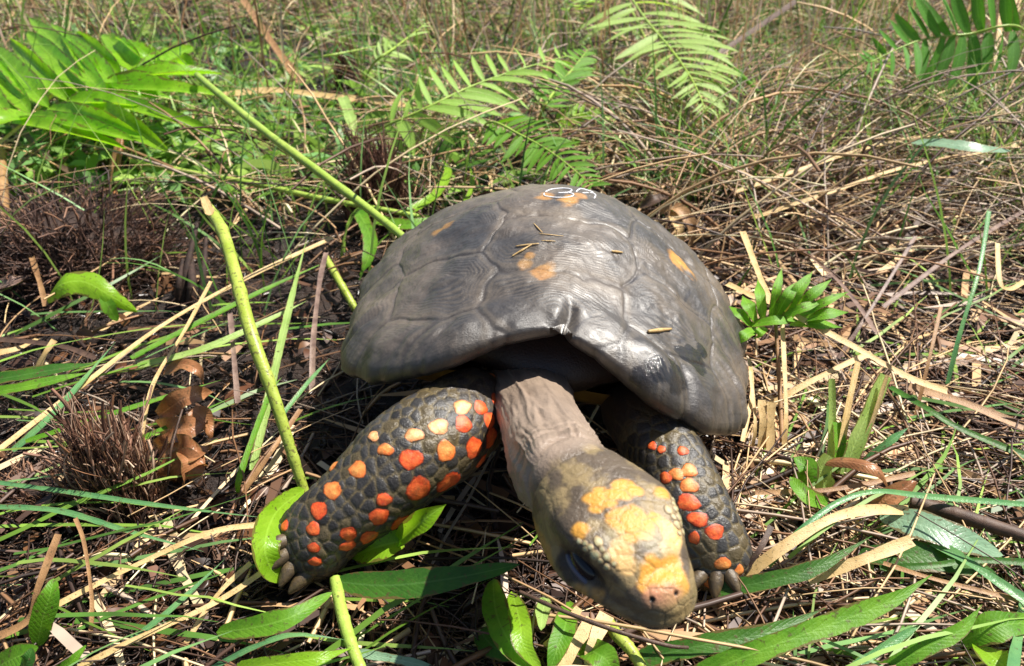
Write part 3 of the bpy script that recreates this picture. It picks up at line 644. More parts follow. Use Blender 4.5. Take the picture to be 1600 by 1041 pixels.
# ---- lobed leaf beside the shell
def lobed(label, root, stalkpts, hub, tips, wpx, mat, stemmat, name='lobed_leaf_plant', cat='plant', stemw=7, prof='lobe', spread=.5):
    e = empty(name, Wp(*root), label, cat)
    stalk('stem', None, None, stalkpts, stemw, stemmat, parent=e)
    for i, tp in enumerate(tips):
        b = np.array(hub if len(tp) < 6 else tp[3:6], float); t = np.array(tp[:3], float); m = (b+t)/2+np.array([0,-3,.006])
        leaf('leaflet', None, None, [tuple(b), tuple(m), tuple(t)], wpx*(.8+.4*((i*37) % 10)/10), mat, prof, parent=e, fold=.62 if spread > .3 else .14, wave=.012, seg=16, roll=spread*(((i*53) % 11)/5-1))
    return e
lobed('bright green deeply lobed leaf on a straw stub beside the shell', (1222,690,0), [(1222,690,0),(1218,600,.02),(1212,505,.045)], (1200,498,.045),
      [(1222,418,.075,1205,498,.047),(1270,424,.075,1222,494,.048),(1300,436,.07,1236,494,.047),(1326,456,.065,1246,496,.046),(1326,488,.055,1250,500,.045),(1316,512,.042,1235,506,.043),(1184,436,.062,1192,500,.046),(1160,462,.056,1182,504,.044),(1138,478,.05,1176,510,.042),(1146,540,.036,1182,514,.041),(1178,532,.036,1196,512,.042),(1246,440,.07,1212,496,.047),(1255,500,.046,1170,508,.043),(1290,470,.06,1215,500,.046)], 19, leaf_mat('leaf_lobed', lin(92,148,26), lin(126,178,46), .4, .52, .25), STRAWD, spread=.12)
FAN = []
fr_ = np.random.default_rng(12)
for k in range(9):      # two ranks of leaflets along an axis that runs up and away
    f = k/8; bx, by, bh = 20+225*f, 190-85*f, .072+.016*f; j = fr_.normal(size=6)
    FAN.append((bx-105+45*f+12*j[0], by-135+85*f+8*j[1], bh+.022+.003*j[4], bx, by, bh))
    FAN.append((bx+165-100*f*f+16*j[2], by+36-44*f+10*j[3], bh-.008+.003*j[5], bx, by, bh))
FAN += [(348,116,.085,190,122,.085),(352,150,.078,170,138,.082),(334,206,.066,140,150,.078),(264,236,.06,130,160,.076),(302,74,.09,215,122,.086),(232,74,.092,246,116,.086),(-60,200,.075,60,185,.07),(46,28,.1,165,150,.085),(80,38,.1,185,140,.086)]
lobed('large fan of bright pointed leaflets on a bent stem above dark roots', (168,312,0), [(168,312,0),(174,262,.03),(190,190,.07),(180,150,.08)], (165,150,.08), FAN, 33, leaf_mat('leaf_fan', lin(112,166,22), lin(142,190,44), .5, .36, .2), STRAWD, prof='leaf', spread=.9)
lobed('pale curled young leaf on a reddish shoot under the leaflet fan', (176,300,.0), [(180,305,0),(186,250,.02),(194,196,.045)], (194,196,.045),
      [(132,152,.06,232,172,.055),(230,172,.056,170,190,.046)], 22, G_PALE, DEAD, 'leaf_shoot', stemw=7)
leaf('arching_leaf', 'long olive leaf with a brown midrib under the leaflet fan', 'leaf', [(-20,200,.06),(40,158,.07),(95,140,.075),(125,165,.07)], 34, G_FRESH, fold=.3)
leaf('dry_stalk', 'tan broken stem leaning before the leaflet fan', 'stem', [(-10,232,.03),(40,190,.045),(88,143,.06)], 8, STRAW, 'straw')
stalk('dry_stalk', 'thin tan stem standing upright behind the leaflet fan', 'stem', [(22,205,.02),(40,150,.05),(56,104,.08)], 7, STRAW)
stalk('dry_post_stub', 'broad tan stub of a dead stalk standing in dark roots', 'stalk', [(2,385,0),(3,310,.02),(0,235,.045)], 20, STRAWD)
# ---- stems
stalk('green_stalk', 'long straight pale green stalk leaning against the shell', 'stalk', [(308,118,.10),(400,195,.09),(500,270,.075),(580,330,.06),(642,380,.055)], 13, STEM)
stalk('green_stalk', 'thinner pale green stalk lying across the litter behind the shell', 'stalk', [(205,252,.03),(300,270,.028),(400,288,.026),(500,310,.024),(600,328,.02),(690,345,.012)], 9, STEM)
stalk('green_stalk', 'pair of faded green stalks lying low beneath the leaflet fan', 'stalk', [(-20,262,.0),(60,258,.004),(150,262,.006)], 9, STEM)
e = empty('broken_green_stem', Wp(480,775,.0), 'thick yellow green broken stem standing beside the scaly front foot', 'stem')
stalk('stem', None, None, [(326,326,.115),(348,362,.11),(368,430,.10),(392,520,.085),(428,620,.06),(455,705,.035),(478,775,.012)], 20, STEMY, parent=e, taper=.7, n=14)
leaf('leaf', None, None, [(476,765,.018),(432,800,.03),(414,850,.032),(424,890,.02),(448,908,.008)], 46, G_BRIGHT, parent=e, up=(.5,-.5,.6), fold=.25)
leaf('cut_end', None, None, [(330,336,.116),(324,322,.119),(318,308,.122)], 16, STRAW, 'cut', parent=e)
stalk('yellow_stalk', 'short yellow stem stub leaning beside the shell', 'stem', [(508,402,.03),(530,440,.02),(552,478,.008),(560,492,.0)], 12, STEMY)
stalk('green_stalk', 'thick green stem in front of the scaly foot with small side leaves', 'stem', [(524,905,.012),(535,960,.012),(550,1010,.012),(570,1060,.01)], 20, STEM)
# ---- single leaves
leaf('curved_leaf', 'glossy bright green arching leaf alone on dark mud', 'leaf', [(72,470,.012),(92,446,.034),(130,440,.036),(172,462,.026),(215,488,.008)], 40, G_BRIGHT, up=(0,-.6,.7), fold=-.35)
leaf('leaf_shoot', 'small yellowish leaf hanging from the tip of the arching leaf', 'leaf', [(160,462,.026),(170,480,.018),(184,502,.006)], 22, G_FRESH)
lobed('green willow-like leaf pair touching the spotted front leg', (545,872,0), [(545,872,.002),(580,868,.01),(625,846,.018)], (625,846,.018), [(697,788,.045,622,848,.018),(546,872,.004,630,845,.019)], 42, G_BRIGHT, STEM, 'leaf_pair', 'leaf', 4)
leaf('lance_leaf', 'long dark lance-shaped leaf shaded between foot and chin', 'leaf', [(522,908,.012),(600,915,.02),(700,905,.028),(812,882,.030)], 46, G_DEEP, fold=.12, wave=.01)
leaf('lance_leaf', 'broad green leaf tapering away under the spotted foot', 'leaf', [(338,988,.004),(400,980,.014),(460,962,.018),(520,925,.014)], 36, G_FRESH, fold=.2)
leaf('lance_leaf', 'green leaf strip ending at the thick stem with small side leaves', 'leaf', [(370,1046,.008),(440,1036,.018),(500,1028,.02),(552,1012,.014)], 24, G_BRIGHT, 'strap')
leaf('upright_leaf', 'small upright green leaf beside a leaning straw on mud', 'leaf', [(58,1010,.0),(66,970,.014),(78,930,.026),(84,904,.03)], 36, G_FRESH, up=(.2,-.8,.4), fold=.2)
leaf('broad_leaf', 'rounded bright leaf rising from mud near the leaning straw', 'leaf', [(-20,1050,.0),(20,1030,.014),(60,1012,.02)], 40, G_FRESH)
leaf('broad_leaf', 'dark rounded leaf overlapping the bright rounded leaf', 'leaf', [(15,1060,.0),(40,1040,.018),(50,1012,.024)], 30, G_DEEP)
leaf('broad_leaf', 'narrow green leaf beside the two rounded leaves', 'leaf', [(80,1050,.0),(110,1035,.008),(135,1008,.012)], 16, G_FRESH)
for i, (pts, w, m, lb) in enumerate([
  ([(770,905,.0),(776,960,.012),(800,1010,.016),(830,1050,.012)], 44, G_FRESH, 'wide bright sprout leaf lying in front of the chin'),
  ([(800,925,.0),(812,970,.02),(818,1010,.02),(845,1045,.012)], 34, G_BRIGHT, 'glossy light green sprout leaf overlapping the wide sprout leaf'),
  ([(890,940,.0),(884,975,.012),(872,1010,.012),(858,1050,.006)], 36, G_FRESH, 'narrow sprout leaf beside the split straw chips'),
  ([(905,1010,.0),(930,1020,.012),(950,1035,.012),(960,1060,.006)], 44, G_FRESH, 'leafy sprout pushing out under the split straw chips'),
  ([(750,985,.0),(770,1010,.006),(808,1030,.01)], 40, G_DEEP, 'crumpled dark sprout leaf behind the wide sprout leaf'),
  ([(855,935,.004),(848,955,.016),(846,985,.02)], 24, G_PALE, 'torn pale leaf tip among the sprout leaves')]):
    leaf('sprout_leaf', lb, 'leaf', pts, w, m, fold=.25, wave=.04)
stalk('yellow_stalk', 'curved yellow green stem emerging below the chin', 'stem', [(948,968,.004),(962,990,.010),(985,1015,.010),(1010,1055,.004)], 20, STEMY)
for i, (pts, lb) in enumerate([([(925,1040,.006),(930,1000,.012),(948,960,.014)], 'upper flat split straw chip in front of the chin'),([(868,1060,.004),(895,1015,.010),(925,968,.014)], 'long flat split straw chip pointing at the chin'),([(852,1012,.002),(880,985,.008),(905,950,.012)], 'thin split straw chip beside the narrow sprout leaf')]):
    leaf('straw_chip', lb, 'straw', pts, (26,22,14)[i], STRAW, 'straw', fold=.05)
stalk('twig', 'thin dark twig crossing just in front of the chin', 'twig', [(812,925,.018),(880,955,.022),(960,985,.022),(1040,1008,.018),(1075,1012,.014)], 7, TWIG)
# ---- right foreground blades
for pts, w, m, pr, lb in [
  ([(1080,1060,.004),(1200,1012,.018),(1320,968,.026),(1400,935,.032),(1456,898,.036)], 34, G_FRESH, 'strap', 'widest bright green blade in front of the tortoise, pointed tip raised'),
  ([(1000,1030,.003),(1100,1008,.012),(1200,988,.016),(1290,950,.018)], 32, G_DEEP, 'strap', 'dark green blunt blade lying beside the widest bright blade'),
  ([(1380,1050,.004),(1440,1015,.014),(1500,985,.02),(1534,945,.026)], 26, G_FRESH, 'strap', 'narrow green blade with a thread-like tip past the widest blade'),
  ([(1330,1045,.002),(1400,1000,.008),(1440,975,.012)], 14, G_TEAL, 'strap', 'thin blue green blade tucked under the widest bright blade'),
  ([(1110,925,.006),(1200,908,.016),(1280,885,.022),(1362,838,.028)], 26, G_DEEP, 'strap', 'dark green blade curving past the shaded scaly foot'),
  ([(1375,888,.008),(1450,884,.012),(1530,876,.012),(1620,880,.01)], 11, G_DEEP, 'straw', 'thin dark blade lying level over the greyish broad leaf'),
  ([(1450,845,.012),(1500,870,.014),(1560,910,.014),(1620,950,.012)], 18, G_TEAL, 'straw', 'flat blue green blade sloping away from the greyish broad leaf'),
  ([(1200,884,.010),(1250,830,.022),(1310,785,.028),(1370,768,.028),(1450,776,.022),(1620,790,.012)], 10, G_TEAL, 'straw', 'kinked blue green grass blade bent over the broken stalks'),
  ([(1600,940,.002),(1592,985,.012),(1580,1050,.02)], 18, G_TEAL, 'straw', 'upright blue green blade before the dark rounded leaves'),
  ([(1390,605,.012),(1450,640,.016),(1500,670,.012),(1620,720,.004)], 12, G_DEEP, 'straw', 'dark green blade sloping down from the cut stalk tussock'),
  ([(1352,720,.0),(1390,690,.012),(1420,668,.018)], 12, G_TEAL, 'strap', 'short blue green leaf tip beside the cut stalk tussock')]:
    leaf('grass_blade', lb, 'grass blade', pts, w, m, pr, fold=.22, wave=.01, seg=26)
leaf('broad_leaf', 'greyish green broad leaf with dark specks lying in straw', 'leaf', [(1375,805,.008),(1430,818,.016),(1500,842,.016),(1568,868,.008)], 52, G_GREY, fold=.08, wave=.02)
leaf('broad_leaf', 'dull green leaf half covered under the greyish broad leaf', 'leaf', [(1340,868,.002),(1420,868,.008),(1500,880,.008),(1560,900,.002)], 46, G_DEEP, fold=.08)
leaf('broad_leaf', 'big bright leaf at the foot of the upright blue green blade', 'leaf', [(1500,1005,.004),(1540,985,.014),(1580,975,.016),(1640,975,.01)], 46, G_FRESH, fold=.15, wave=.02)
leaf('broad_leaf', 'light green leaf folded below the big bright leaf', 'leaf', [(1530,1010,.004),(1555,1030,.01),(1590,1060,.008)], 50, G_BRIGHT, fold=.3)
leaf('grey_blade', 'pale grey green leaf blade floating over tangled dry grass', 'leaf', [(1420,222,.085),(1470,224,.09),(1530,232,.09),(1580,236,.085)], 24, G_GREY, fold=.1)
stalk('brown_stick', 'thick brown stick lying behind the greyish broad leaf', 'stick', [(1422,784,.012),(1480,800,.012),(1550,822,.012),(1640,850,.01)], 24, TWIG, n=12)
leaf('curled_dead_leaf', 'curled brown dead leaf arching over the broken stalks', 'dead leaf', [(1280,722,.012),(1330,722,.022),(1375,738,.022),(1388,762,.008)], 22, DEAD, fold=-.3)
leaf('curled_dead_leaf', 'folded copper dead leaf propped behind the thick brown stick', 'dead leaf', [(1352,800,.004),(1385,780,.014),(1432,752,.022)], 34, DEAD, fold=.4, wave=.06)
for pts, w, m, lb in [
  ([(1262,905,.010),(1340,878,.020),(1425,845,.026)], 20, STRAW, 'broad pale straw strip with a square cut end'),
  ([(1165,900,.006),(1220,858,.018),(1290,815,.024),(1350,798,.022),(1420,798,.014)], 18, STRAW, 'long curved pale straw bending over brown litter'),
  ([(1242,494,.05),(1330,540,.04),(1420,590,.028),(1480,612,.022)], 12, STRAW, 'long tan straw sloping from the lobed leaf'),
  ([(1420,605,.012),(1500,628,.012),(1600,668,.008)], 16, STRAWD, 'faded straw continuing beyond the long sloping straw'),
  ([(1160,362,.06),(1182,420,.05),(1204,476,.045)], 11, STRAW, 'upright tan straw stabbing through the lobed leaf'),
  ([(1136,444,.05),(1182,466,.05)], 11, STRAW, 'short tan straw piece resting on the lobed leaf'),
  ([(1205,632,.008),(1260,600,.018),(1320,570,.024),(1362,552,.026)], 10, STRAW, 'tan straw crossing behind the cut stalk tussock'),
  ([(1160,690,.012),(1175,610,.02),(1170,560,.02)], 7, STRAW, 'thin tan straw standing along the edge of the shell'),
  ([(1180,770,.004),(1300,765,.01),(1430,740,.014)], 9, STRAWD, 'level brown straw behind the kinked blue green blade'),
  ([(1150,905,.006),(1185,862,.02),(1205,822,.026)], 10, TWIG, 'dark twig leaning on the shaded scaly foot'),
  ([(1380,880,.01),(1460,905,.012),(1620,945,.01)], 8, STRAWD, 'thin brown straw under the dark level blade')]:
    leaf('dry_straw', lb, 'straw', pts, w, m, 'straw', fold=.25, seg=20, k=3)
# tussock of cut stalks
e = empty('cut_stalk_tussock', Wp(1300,760,0), 'tussock of pale cut stalks splayed upright beside the shell', 'plant')
for pts, w, m in [([(1296,730,.002),(1300,660,.022),(1299,592,.046)], 14, G_PALE),([(1318,742,.002),(1345,670,.026),(1382,586,.052)], 30, G_PALE),([(1330,738,.002),(1360,665,.028),(1386,586,.054)], 9, STRAW),([(1308,740,.002),(1322,650,.028),(1340,565,.05)], 13, STRAW),([(1310,740,.002),(1312,700,.014),(1308,660,.024)], 22, G_FRESH),([(1290,765,.0),(1283,735,.01),(1296,712,.018)], 34, G_PALE)]:
    leaf('cut_stalk', None, None, pts, w, m, 'cut', parent=e, up=(0,-.9,.3), fold=.3)
for pts, w in [([(1245,765,.0),(1262,735,.012),(1240,715,.016)], 36),([(1300,790,.0),(1260,775,.012),(1235,745,.014)], 30)]: leaf('leaf', None, None, pts, w, G_FRESH, parent=e, fold=.25, wave=.05)
e = empty('straw_stub', Wp(1195,700,0), 'bundle of pale straw stubs standing tight against the shell', 'straw')
for pts, w in [([(1190,700,.0),(1192,660,.014),(1190,625,.024)], 14),([(1203,705,.0),(1204,660,.014),(1205,628,.024)], 14),([(1225,695,.0),(1228,640,.016),(1222,505,.044)], 8),([(1175,700,.0),(1180,660,.014),(1172,580,.03)], 6)]:
    leaf('straw', None, None, pts, w, STRAW, 'straw', parent=e, up=(0,-.9,.3), fold=.25, k=3)
# ---- left: long blades and straws
for pts, w, m, lb in [
  ([(-20,718,.006),(120,610,.016),(260,505,.022),(400,428,.026),(520,372,.028)], 9, STRAW, 'longest tan straw crossing dark mud towards the green stalk'),
  ([(-20,1010,.002),(100,940,.008),(220,880,.014),(330,832,.02),(410,820,.018)], 10, STRAW, 'tan straw rising to the leaf beside the spotted foot'),
  ([(90,1060,.002),(200,1005,.01),(340,940,.014),(430,880,.02)], 10, STRAW, 'tan straw running under the broad green leaf'),
  ([(-15,1000,.004),(44,970,.01),(60,920,.022),(92,835,.036)], 13, STRAWD, 'bent brown straw leaning over the small upright leaf'),
  ([(140,1010,.0),(144,940,.012),(132,850,.026),(118,810,.03)], 7, STRAWD, 'thin brown straw standing kinked in wet mud'),
  ([(288,1010,.0),(340,930,.012),(392,880,.018)], 9, STRAW, 'short tan straw pointing up to the spotted foot'),
  ([(220,690,.0),(240,600,.02),(290,515,.03),(330,440,.04)], 7, STRAW, 'slim tan straw leaning over the fibrous root stump'),
  ([(488,610,.0),(490,530,.018),(500,440,.03),(510,395,.036)], 9, PURP, 'pinkish dry stalk upright behind the yellow green stem'),
  ([(372,630,.0),(366,560,.012),(360,490,.024)], 9, PURP, 'pinkish broken stalk beside the yellow green stem'),
  ([(380,770,.0),(425,705,.014),(470,640,.02)], 9, STRAWD, 'brown straw leaning in the shade of the shell'),
  ([(60,530,.0),(30,545,.006),(-20,555,.006)], 12, STRAW, 'pale dry stick end under the arching leaf'),
  ([(60,576,.0),(72,552,.01),(86,532,.016)], 12, STRAW, 'stubby straw piece near the arching leaf'),
  ([(50,402,.03),(62,440,.022),(72,478,.01)], 9, STRAWD, 'brown straw propped behind the arching leaf'),
  ([(380,0,.08),(420,60,.055),(470,130,.02)], 12, STRAWD, 'dark brown dead stem leaning in the far undergrowth'),
  ([(345,150,.03),(430,142,.034),(520,152,.034),(640,165,.03)], 14, STRAW, 'pale folded straw blade lying level behind the green stalk'),
  ([(-10,530,.008),(90,540,.014),(150,560,.012)], 9, TWIG, 'grey twig lying below the arching leaf'),
  ([(20,190,.03),(80,250,.02),(130,278,.01)], 10, TWIG, 'dark twig slanting below the leaflet fan')]:
    leaf('dry_straw', lb, 'straw', pts, w, m, 'straw', fold=.3, seg=26, k=3)
for pts, w, m, lb in [
  ([(-20,752,.016),(100,768,.018),(250,790,.018),(420,810,.014)], 8, G_TEAL, 'long level green blade reaching the leaf at the spotted foot'),
  ([(-20,792,.014),(90,798,.018),(200,830,.016),(318,862,.006)], 9, G_TEAL, 'long green blade below the level blade, sinking into mud'),
  ([(40,690,.012),(150,655,.018),(260,620,.02),(345,594,.02)], 9, G_FRESH, 'green blade crossing in front of the fibrous root stump'),
  ([(180,702,.01),(260,668,.016),(365,620,.02)], 8, G_FRESH, 'short green blade below the blade on the root stump'),
  ([(-20,596,.008),(60,582,.012),(150,568,.012)], 22, G_DEEP, 'dark broad green blade poking toward the root stump'),
  ([(-20,616,.006),(60,600,.01),(140,582,.01)], 18, G_FRESH, 'bright broad green blade under the dark broad blade'),
  ([(20,705,.004),(90,640,.016),(180,535,.024)], 12, G_TEAL, 'blue green blade slanting up past the arching leaf'),
  ([(205,560,.016),(300,510,.022),(420,450,.028),(520,405,.03)], 10, G_FRESH, 'slanting green blade reaching toward the shell'),
  ([(215,572,.014),(320,545,.02),(420,500,.024),(480,470,.024)], 12, G_PALE, 'pale green blade beside the slanting green blade'),
  ([(395,735,.0),(425,600,.026),(455,470,.04),(480,370,.05)], 13, G_PALE, 'upright light green blade behind the yellow green stem'),
  ([(372,770,.0),(378,735,.012),(420,620,.026),(440,590,.03)], 10, G_FRESH, 'bent green blade next to the yellow green stem'),
  ([(440,650,.01),(480,600,.016),(515,560,.018)], 8, G_TEAL, 'short green blade fallen in the shade by the shell'),
  ([(205,1000,.004),(270,950,.01),(350,875,.016)], 10, G_TEAL, 'dark green blade running to the broad green leaf'),
  ([(330,1045,.006),(400,1010,.016),(460,992,.02),(540,1000,.016)], 9, G_TEAL, 'thin arched blade over the leaf strip'),
  ([(560,1020,.008),(640,1035,.008),(700,1052,.004)], 14, G_GREY, 'shiny greyish blade lying by the thick stem'),
  ([(560,330,.04),(578,370,.03),(575,405,.02),(562,430,.01)], 22, G_FRESH, 'drooping bright leaf blade hanging off the leaning stalk'),
  ([(640,330,.03),(680,305,.035),(700,270,.04),(692,250,.042)], 16, G_BRIGHT, 'curled bright blade springing up behind the shell'),
  ([(728,315,.03),(738,290,.036),(735,262,.04)], 9, G_BRIGHT, 'small upright bright blade just behind the shell'),
  ([(590,345,.02),(640,352,.024),(690,338,.026)], 22, G_FRESH, 'flat bright leaf tucked between stalk and shell'),
  ([(650,365,.03),(680,345,.032),(702,332,.034)], 18, G_PALE, 'pale leaf lying against the shell'),
  ([(535,152,.05),(548,185,.04),(556,218,.028)], 18, G_PALE, 'pale hanging leaf at the start of the pale fern'),
  ([(515,255,.01),(540,235,.02),(562,212,.026)], 26, G_DEEP, 'dark leaf at the base of the pale fern')]:
    leaf('grass_blade', lb, 'grass blade', pts, w, m, 'strap', fold=.25, seg=24, k=3)
stalk('green_stalk', 'long thin green stem slanting above the dry grass hollow', 'stem', [(1095,62,.10),(1150,110,.085),(1210,170,.06),(1262,232,.03)], 6, G_FRESH)
for pts, w, m, lb in [
  ([(1415,375,.0),(1450,325,.02),(1498,262,.045)], 9, TWIG, 'black charred twig leaning in the dry grass hollow'),
  ([(1085,110,.05),(1160,60,.075),(1245,2,.09)], 11, TWIG, 'dark stem slanting through the far dry grass'),
  ([(1545,170,.0),(1558,80,.07),(1566,-10,.12)], 8, STRAW, 'tall pale straw standing behind the dark hanging frond'),
  ([(1590,140,.0),(1585,60,.06),(1592,-10,.11)], 9, STRAW, 'second tall pale straw behind the dark hanging frond'),
  ([(1558,380,.05),(1562,440,.035),(1578,452,.03),(1600,440,.03)], 8, STRAW, 'sharply bent pale straw hooked over the hollow'),
  ([(1480,600,.0),(1500,520,.03),(1530,420,.06),(1545,330,.08)], 7, G_TEAL, 'tall thin green blade standing in the hollow'),
  ([(1430,650,.0),(1452,560,.03),(1470,480,.05)], 6, STRAWD, 'slim brown straw standing in the hollow'),
  ([(1150,300,.03),(1260,262,.045),(1380,225,.05),(1500,205,.045)], 7, STRAW, 'long tan straw lying slanted over the dry grass'),
  ([(1180,340,.02),(1300,300,.04),(1420,260,.05),(1590,228,.05)], 7, STRAW, 'longest pale straw spanning the dry grass hollow'),
  ([(1240,380,.0),(1310,440,.02),(1370,520,.02)], 8, PURP, 'greyish straw fallen across the dark hollow'),
  ([(1600,330,.03),(1500,390,.03),(1380,480,.02)], 7, PURP, 'slim greyish straw crossing the fallen greyish one'),
  ([(1310,560,.0),(1350,500,.02),(1400,420,.04),(1430,370,.05)], 6, PURP, 'greyish straw standing slanted over the dark hollow')]:
    leaf('dry_straw', lb, 'straw', pts, w, m, 'straw', fold=.3, seg=24, k=3)
# curled copper leaf
e = empty('dead_leaf_cluster', Wp(290,755,0), 'curled coppery dead leaf standing beside the fibrous root stump', 'dead leaf')
for pts, w in [([(248,650,.014),(280,628,.026),(305,618,.03),(335,612,.022)], 34),([(300,640,.028),(318,655,.022),(330,685,.012)], 30),([(250,668,.010),(285,672,.022),(325,660,.022)], 40),([(262,690,.010),(290,705,.018),(330,700,.014)], 44),([(258,745,.002),(285,722,.014),(325,728,.014)], 40),([(290,690,.018),(300,725,.014),(285,758,.004)], 36),([(242,700,.002),(262,690,.012),(280,665,.02)], 26)]:
    leaf('leaf_lobe', None, None, pts, w, DEAD, 'lobe', parent=e, fold=.35, wave=.14, up=(.2,-.8,.4), roll=.9)
stalk('vein', None, None, [(262,755,.0),(268,700,.02),(285,640,.03)], 4, TWIG, parent=e)
leaf('curled_dead_leaf', 'grey curled dead leaf behind the coppery leaf', 'dead leaf', [(255,585,.004),(285,570,.014),(310,580,.012),(318,600,.004)], 20, DEAD, 'lobe', fold=.3, wave=.12)
leaf('curled_dead_leaf', 'pale pinkish dead leaf flat on mud below the leaflet fan', 'dead leaf', [(-15,450,.002),(20,438,.012),(52,430,.006)], 26, PURP, fold=.2)
leaf('curled_dead_leaf', 'folded tan dead leaf upright behind the top of the shell', 'dead leaf', [(1010,225,.0),(1022,190,.02),(1040,178,.025),(1046,215,.008)], 20, DEAD, fold=.4)
e = empty('dead_leaf_wad', Wp(1062,350,0), 'wad of tan and black dead leaves behind the shell', 'dead leaf')
for pts, w, m in [([(1030,335,.02),(1055,325,.03),(1078,350,.02),(1080,385,.0)], 22, STRAWD),([(1045,330,.026),(1060,355,.02),(1062,390,.0)], 18, STRAW),([(1000,325,.02),(1025,312,.03),(1045,305,.026)], 20, TWIG)]: leaf('leaf', None, None, pts, w, m, parent=e, fold=.4, wave=.05)
stalk('dry_stalk', 'bent tan stem arching behind the shell', 'stem', [(968,220,.0),(970,170,.03),(972,145,.044),(1000,148,.046),(1030,172,.03),(1048,205,.01)], 6, STRAW)
# small straw bits lying on the shell
for (u0,v0,u1,v1,w,lb) in ((800,402,832,383,.0016,'longest tan straw bit slanting above the yellow shell spot'),(806,386,842,382,.0014,'tan straw bit crossing the longest bit on the shell'),(834,350,848,365,.0010,'thin straw bit lying upright on the shell above the crossed bits'),(842,366,880,370,.0008,'hair-thin straw bit lying level above the crossed bits on the shell'),(846,377,868,378,.0009,'short thin straw bit between the level bit and the crossed bits'),(955,394,972,396,.0020,'stubby straw crumb lying alone on the shell'),(1012,520,1048,516,.0030,'flat straw scrap on the low front of the shell')):
    a = on_shell(u0,v0); b = on_shell(u1,v1)
    if a is None or b is None: continue
    P = [on_shell(u0+(u1-u0)*k/4, v0+(v1-v0)*k/4) for k in range(5)]
    V, Fc = tube([q+np.array([0,-.0002,w*.25]) for q in P], [w*.25,w*.4,w*.2], 6, 12)
    tag(mesh_obj('straw_bit', V, Fc, STRAW, None, a), lb, 'straw', 'straw bits on the shell')
# ------------------------------------------------------------------ masses nobody could count: litter, grass, roots
TORT_BV = BVHTree.FromPolygons(np.vstack([cV, np.vstack(BV)]).tolist(), np.vstack([cF, np.vstack(BF)+len(cV)]).tolist())
def proj(P):
    d = P[...,1]*CP+(CAMH-P[...,2])*SP; d = np.maximum(d, .01)
    return 800+F*P[...,0]/d, 520.5+F*((CAMH-P[...,2])*CP-P[...,1]*SP)/d, d
def blades(name, label, cat, B, az, e0, e1, L, W, col, mat, nseg=5, tri=True, swirl=0.6, kind='stuff', tipc=.0, seed=0, avoid=True, zmin=None):
    """B bases, az heading, e0/e1 elevation at both ends, L length, W width, col one colour for each"""
    n = len(B); rg = np.random.default_rng(seed+99); t = np.linspace(0,1,nseg+1)
    a = az[:,None]+swirl*rg.normal(size=(n,1))*t[None]+.05*rg.normal(size=(n,nseg+1)); e = e0[:,None]*(1-t)+e1[:,None]*t
    d = np.stack([np.cos(e)*np.cos(a), np.cos(e)*np.sin(a), np.sin(e)], -1)
    P = B[:,None]+np.concatenate([np.zeros((n,1,3)), np.cumsum(d[:,:-1]*(L/nseg)[:,None,None], 1)], 1)
    if zmin is not None: P[...,2] = np.maximum(P[...,2], zmin+.004*rg.random((n,1)))
    if avoid:
        q = P-SHC; qx = q[...,0]*cy+q[...,1]*sy; qy = -q[...,0]*sy+q[...,1]*cy
        ins = ((qx/(SA+.012))**2+(qy/(SB+.012))**2 < 1) & (P[...,2] > .018)
        u, v, dd = proj(P)
        inbox = (u > 400) & (u < 1190) & (v > 500) & (v < 1000) & (P[...,2] > .022) & (P[...,1] < .40)
        neck = (P[...,1] < .40) & (P[...,1] > .14) & (np.abs(P[...,0]-.03) < .05) & (P[...,2] > .05)
        close = (P[...,2] > .045) & (P[...,1] < .30)
        ok = ~(ins | inbox | neck | close).any(1)
        near = ok & (np.abs(P[:,:,0]-.02).min(1) < .2) & (P[:,:,1].min(1) < .42)
        for i in np.where(near)[0]:
            for p in (P[i,0], P[i,nseg//2], P[i,-1]):
                h = TORT_BV.find_nearest(Vector(p), .006)
                if h[0] is not None and p[2] > .005: ok[i] = False; break
        P, W, col, d = P[ok], W[ok], col[ok], d[ok]; n = len(P)
    T = nrm(np.gradient(P, axis=1)); up = nrm(rg.normal(size=(n,1,3))*.35+np.array([0,-.3,.9])); S = nrm(np.cross(T, up)); N = np.cross(S, T)
    w = W[:,None]*(1-.9*sstep(.5,1.,t)[None] if not tri else 1-.3*t[None])*.5
    if tri: offs = [S*w[...,None], -S*w[...,None], N*(w*.9)[...,None]]; m = 3
    else: offs = [S*w[...,None]+N*(w*.3)[...,None], -S*w[...,None]+N*(w*.3)[...,None]] ; m = 2
    V = np.stack([P+o for o in offs], 2).reshape(-1,3)
    f1 = grid_faces(nseg+1, m, tri); Fc = (f1[None]+(np.arange(n)*(nseg+1)*m)[:,None,None]).reshape(-1,4)
    shade = (1+.18*rg.normal(size=(n,nseg+1,1))).clip(.6,1.5)
    c = np.repeat((col[:,None,:]*shade)[:,:,None,:], m, 2).reshape(-1,3)
    o = mesh_obj(name, V, Fc, mat, None, None, True, col=np.clip(c,0,.9)); tag(o, label, cat, None, kind); return o
def pal(cols, n, rg, p=None):
    C = np.array([lin(*c) for c in cols]); i = rg.choice(len(C), n, p=p); return C[i]*(.75+.5*rg.random((n,1)))
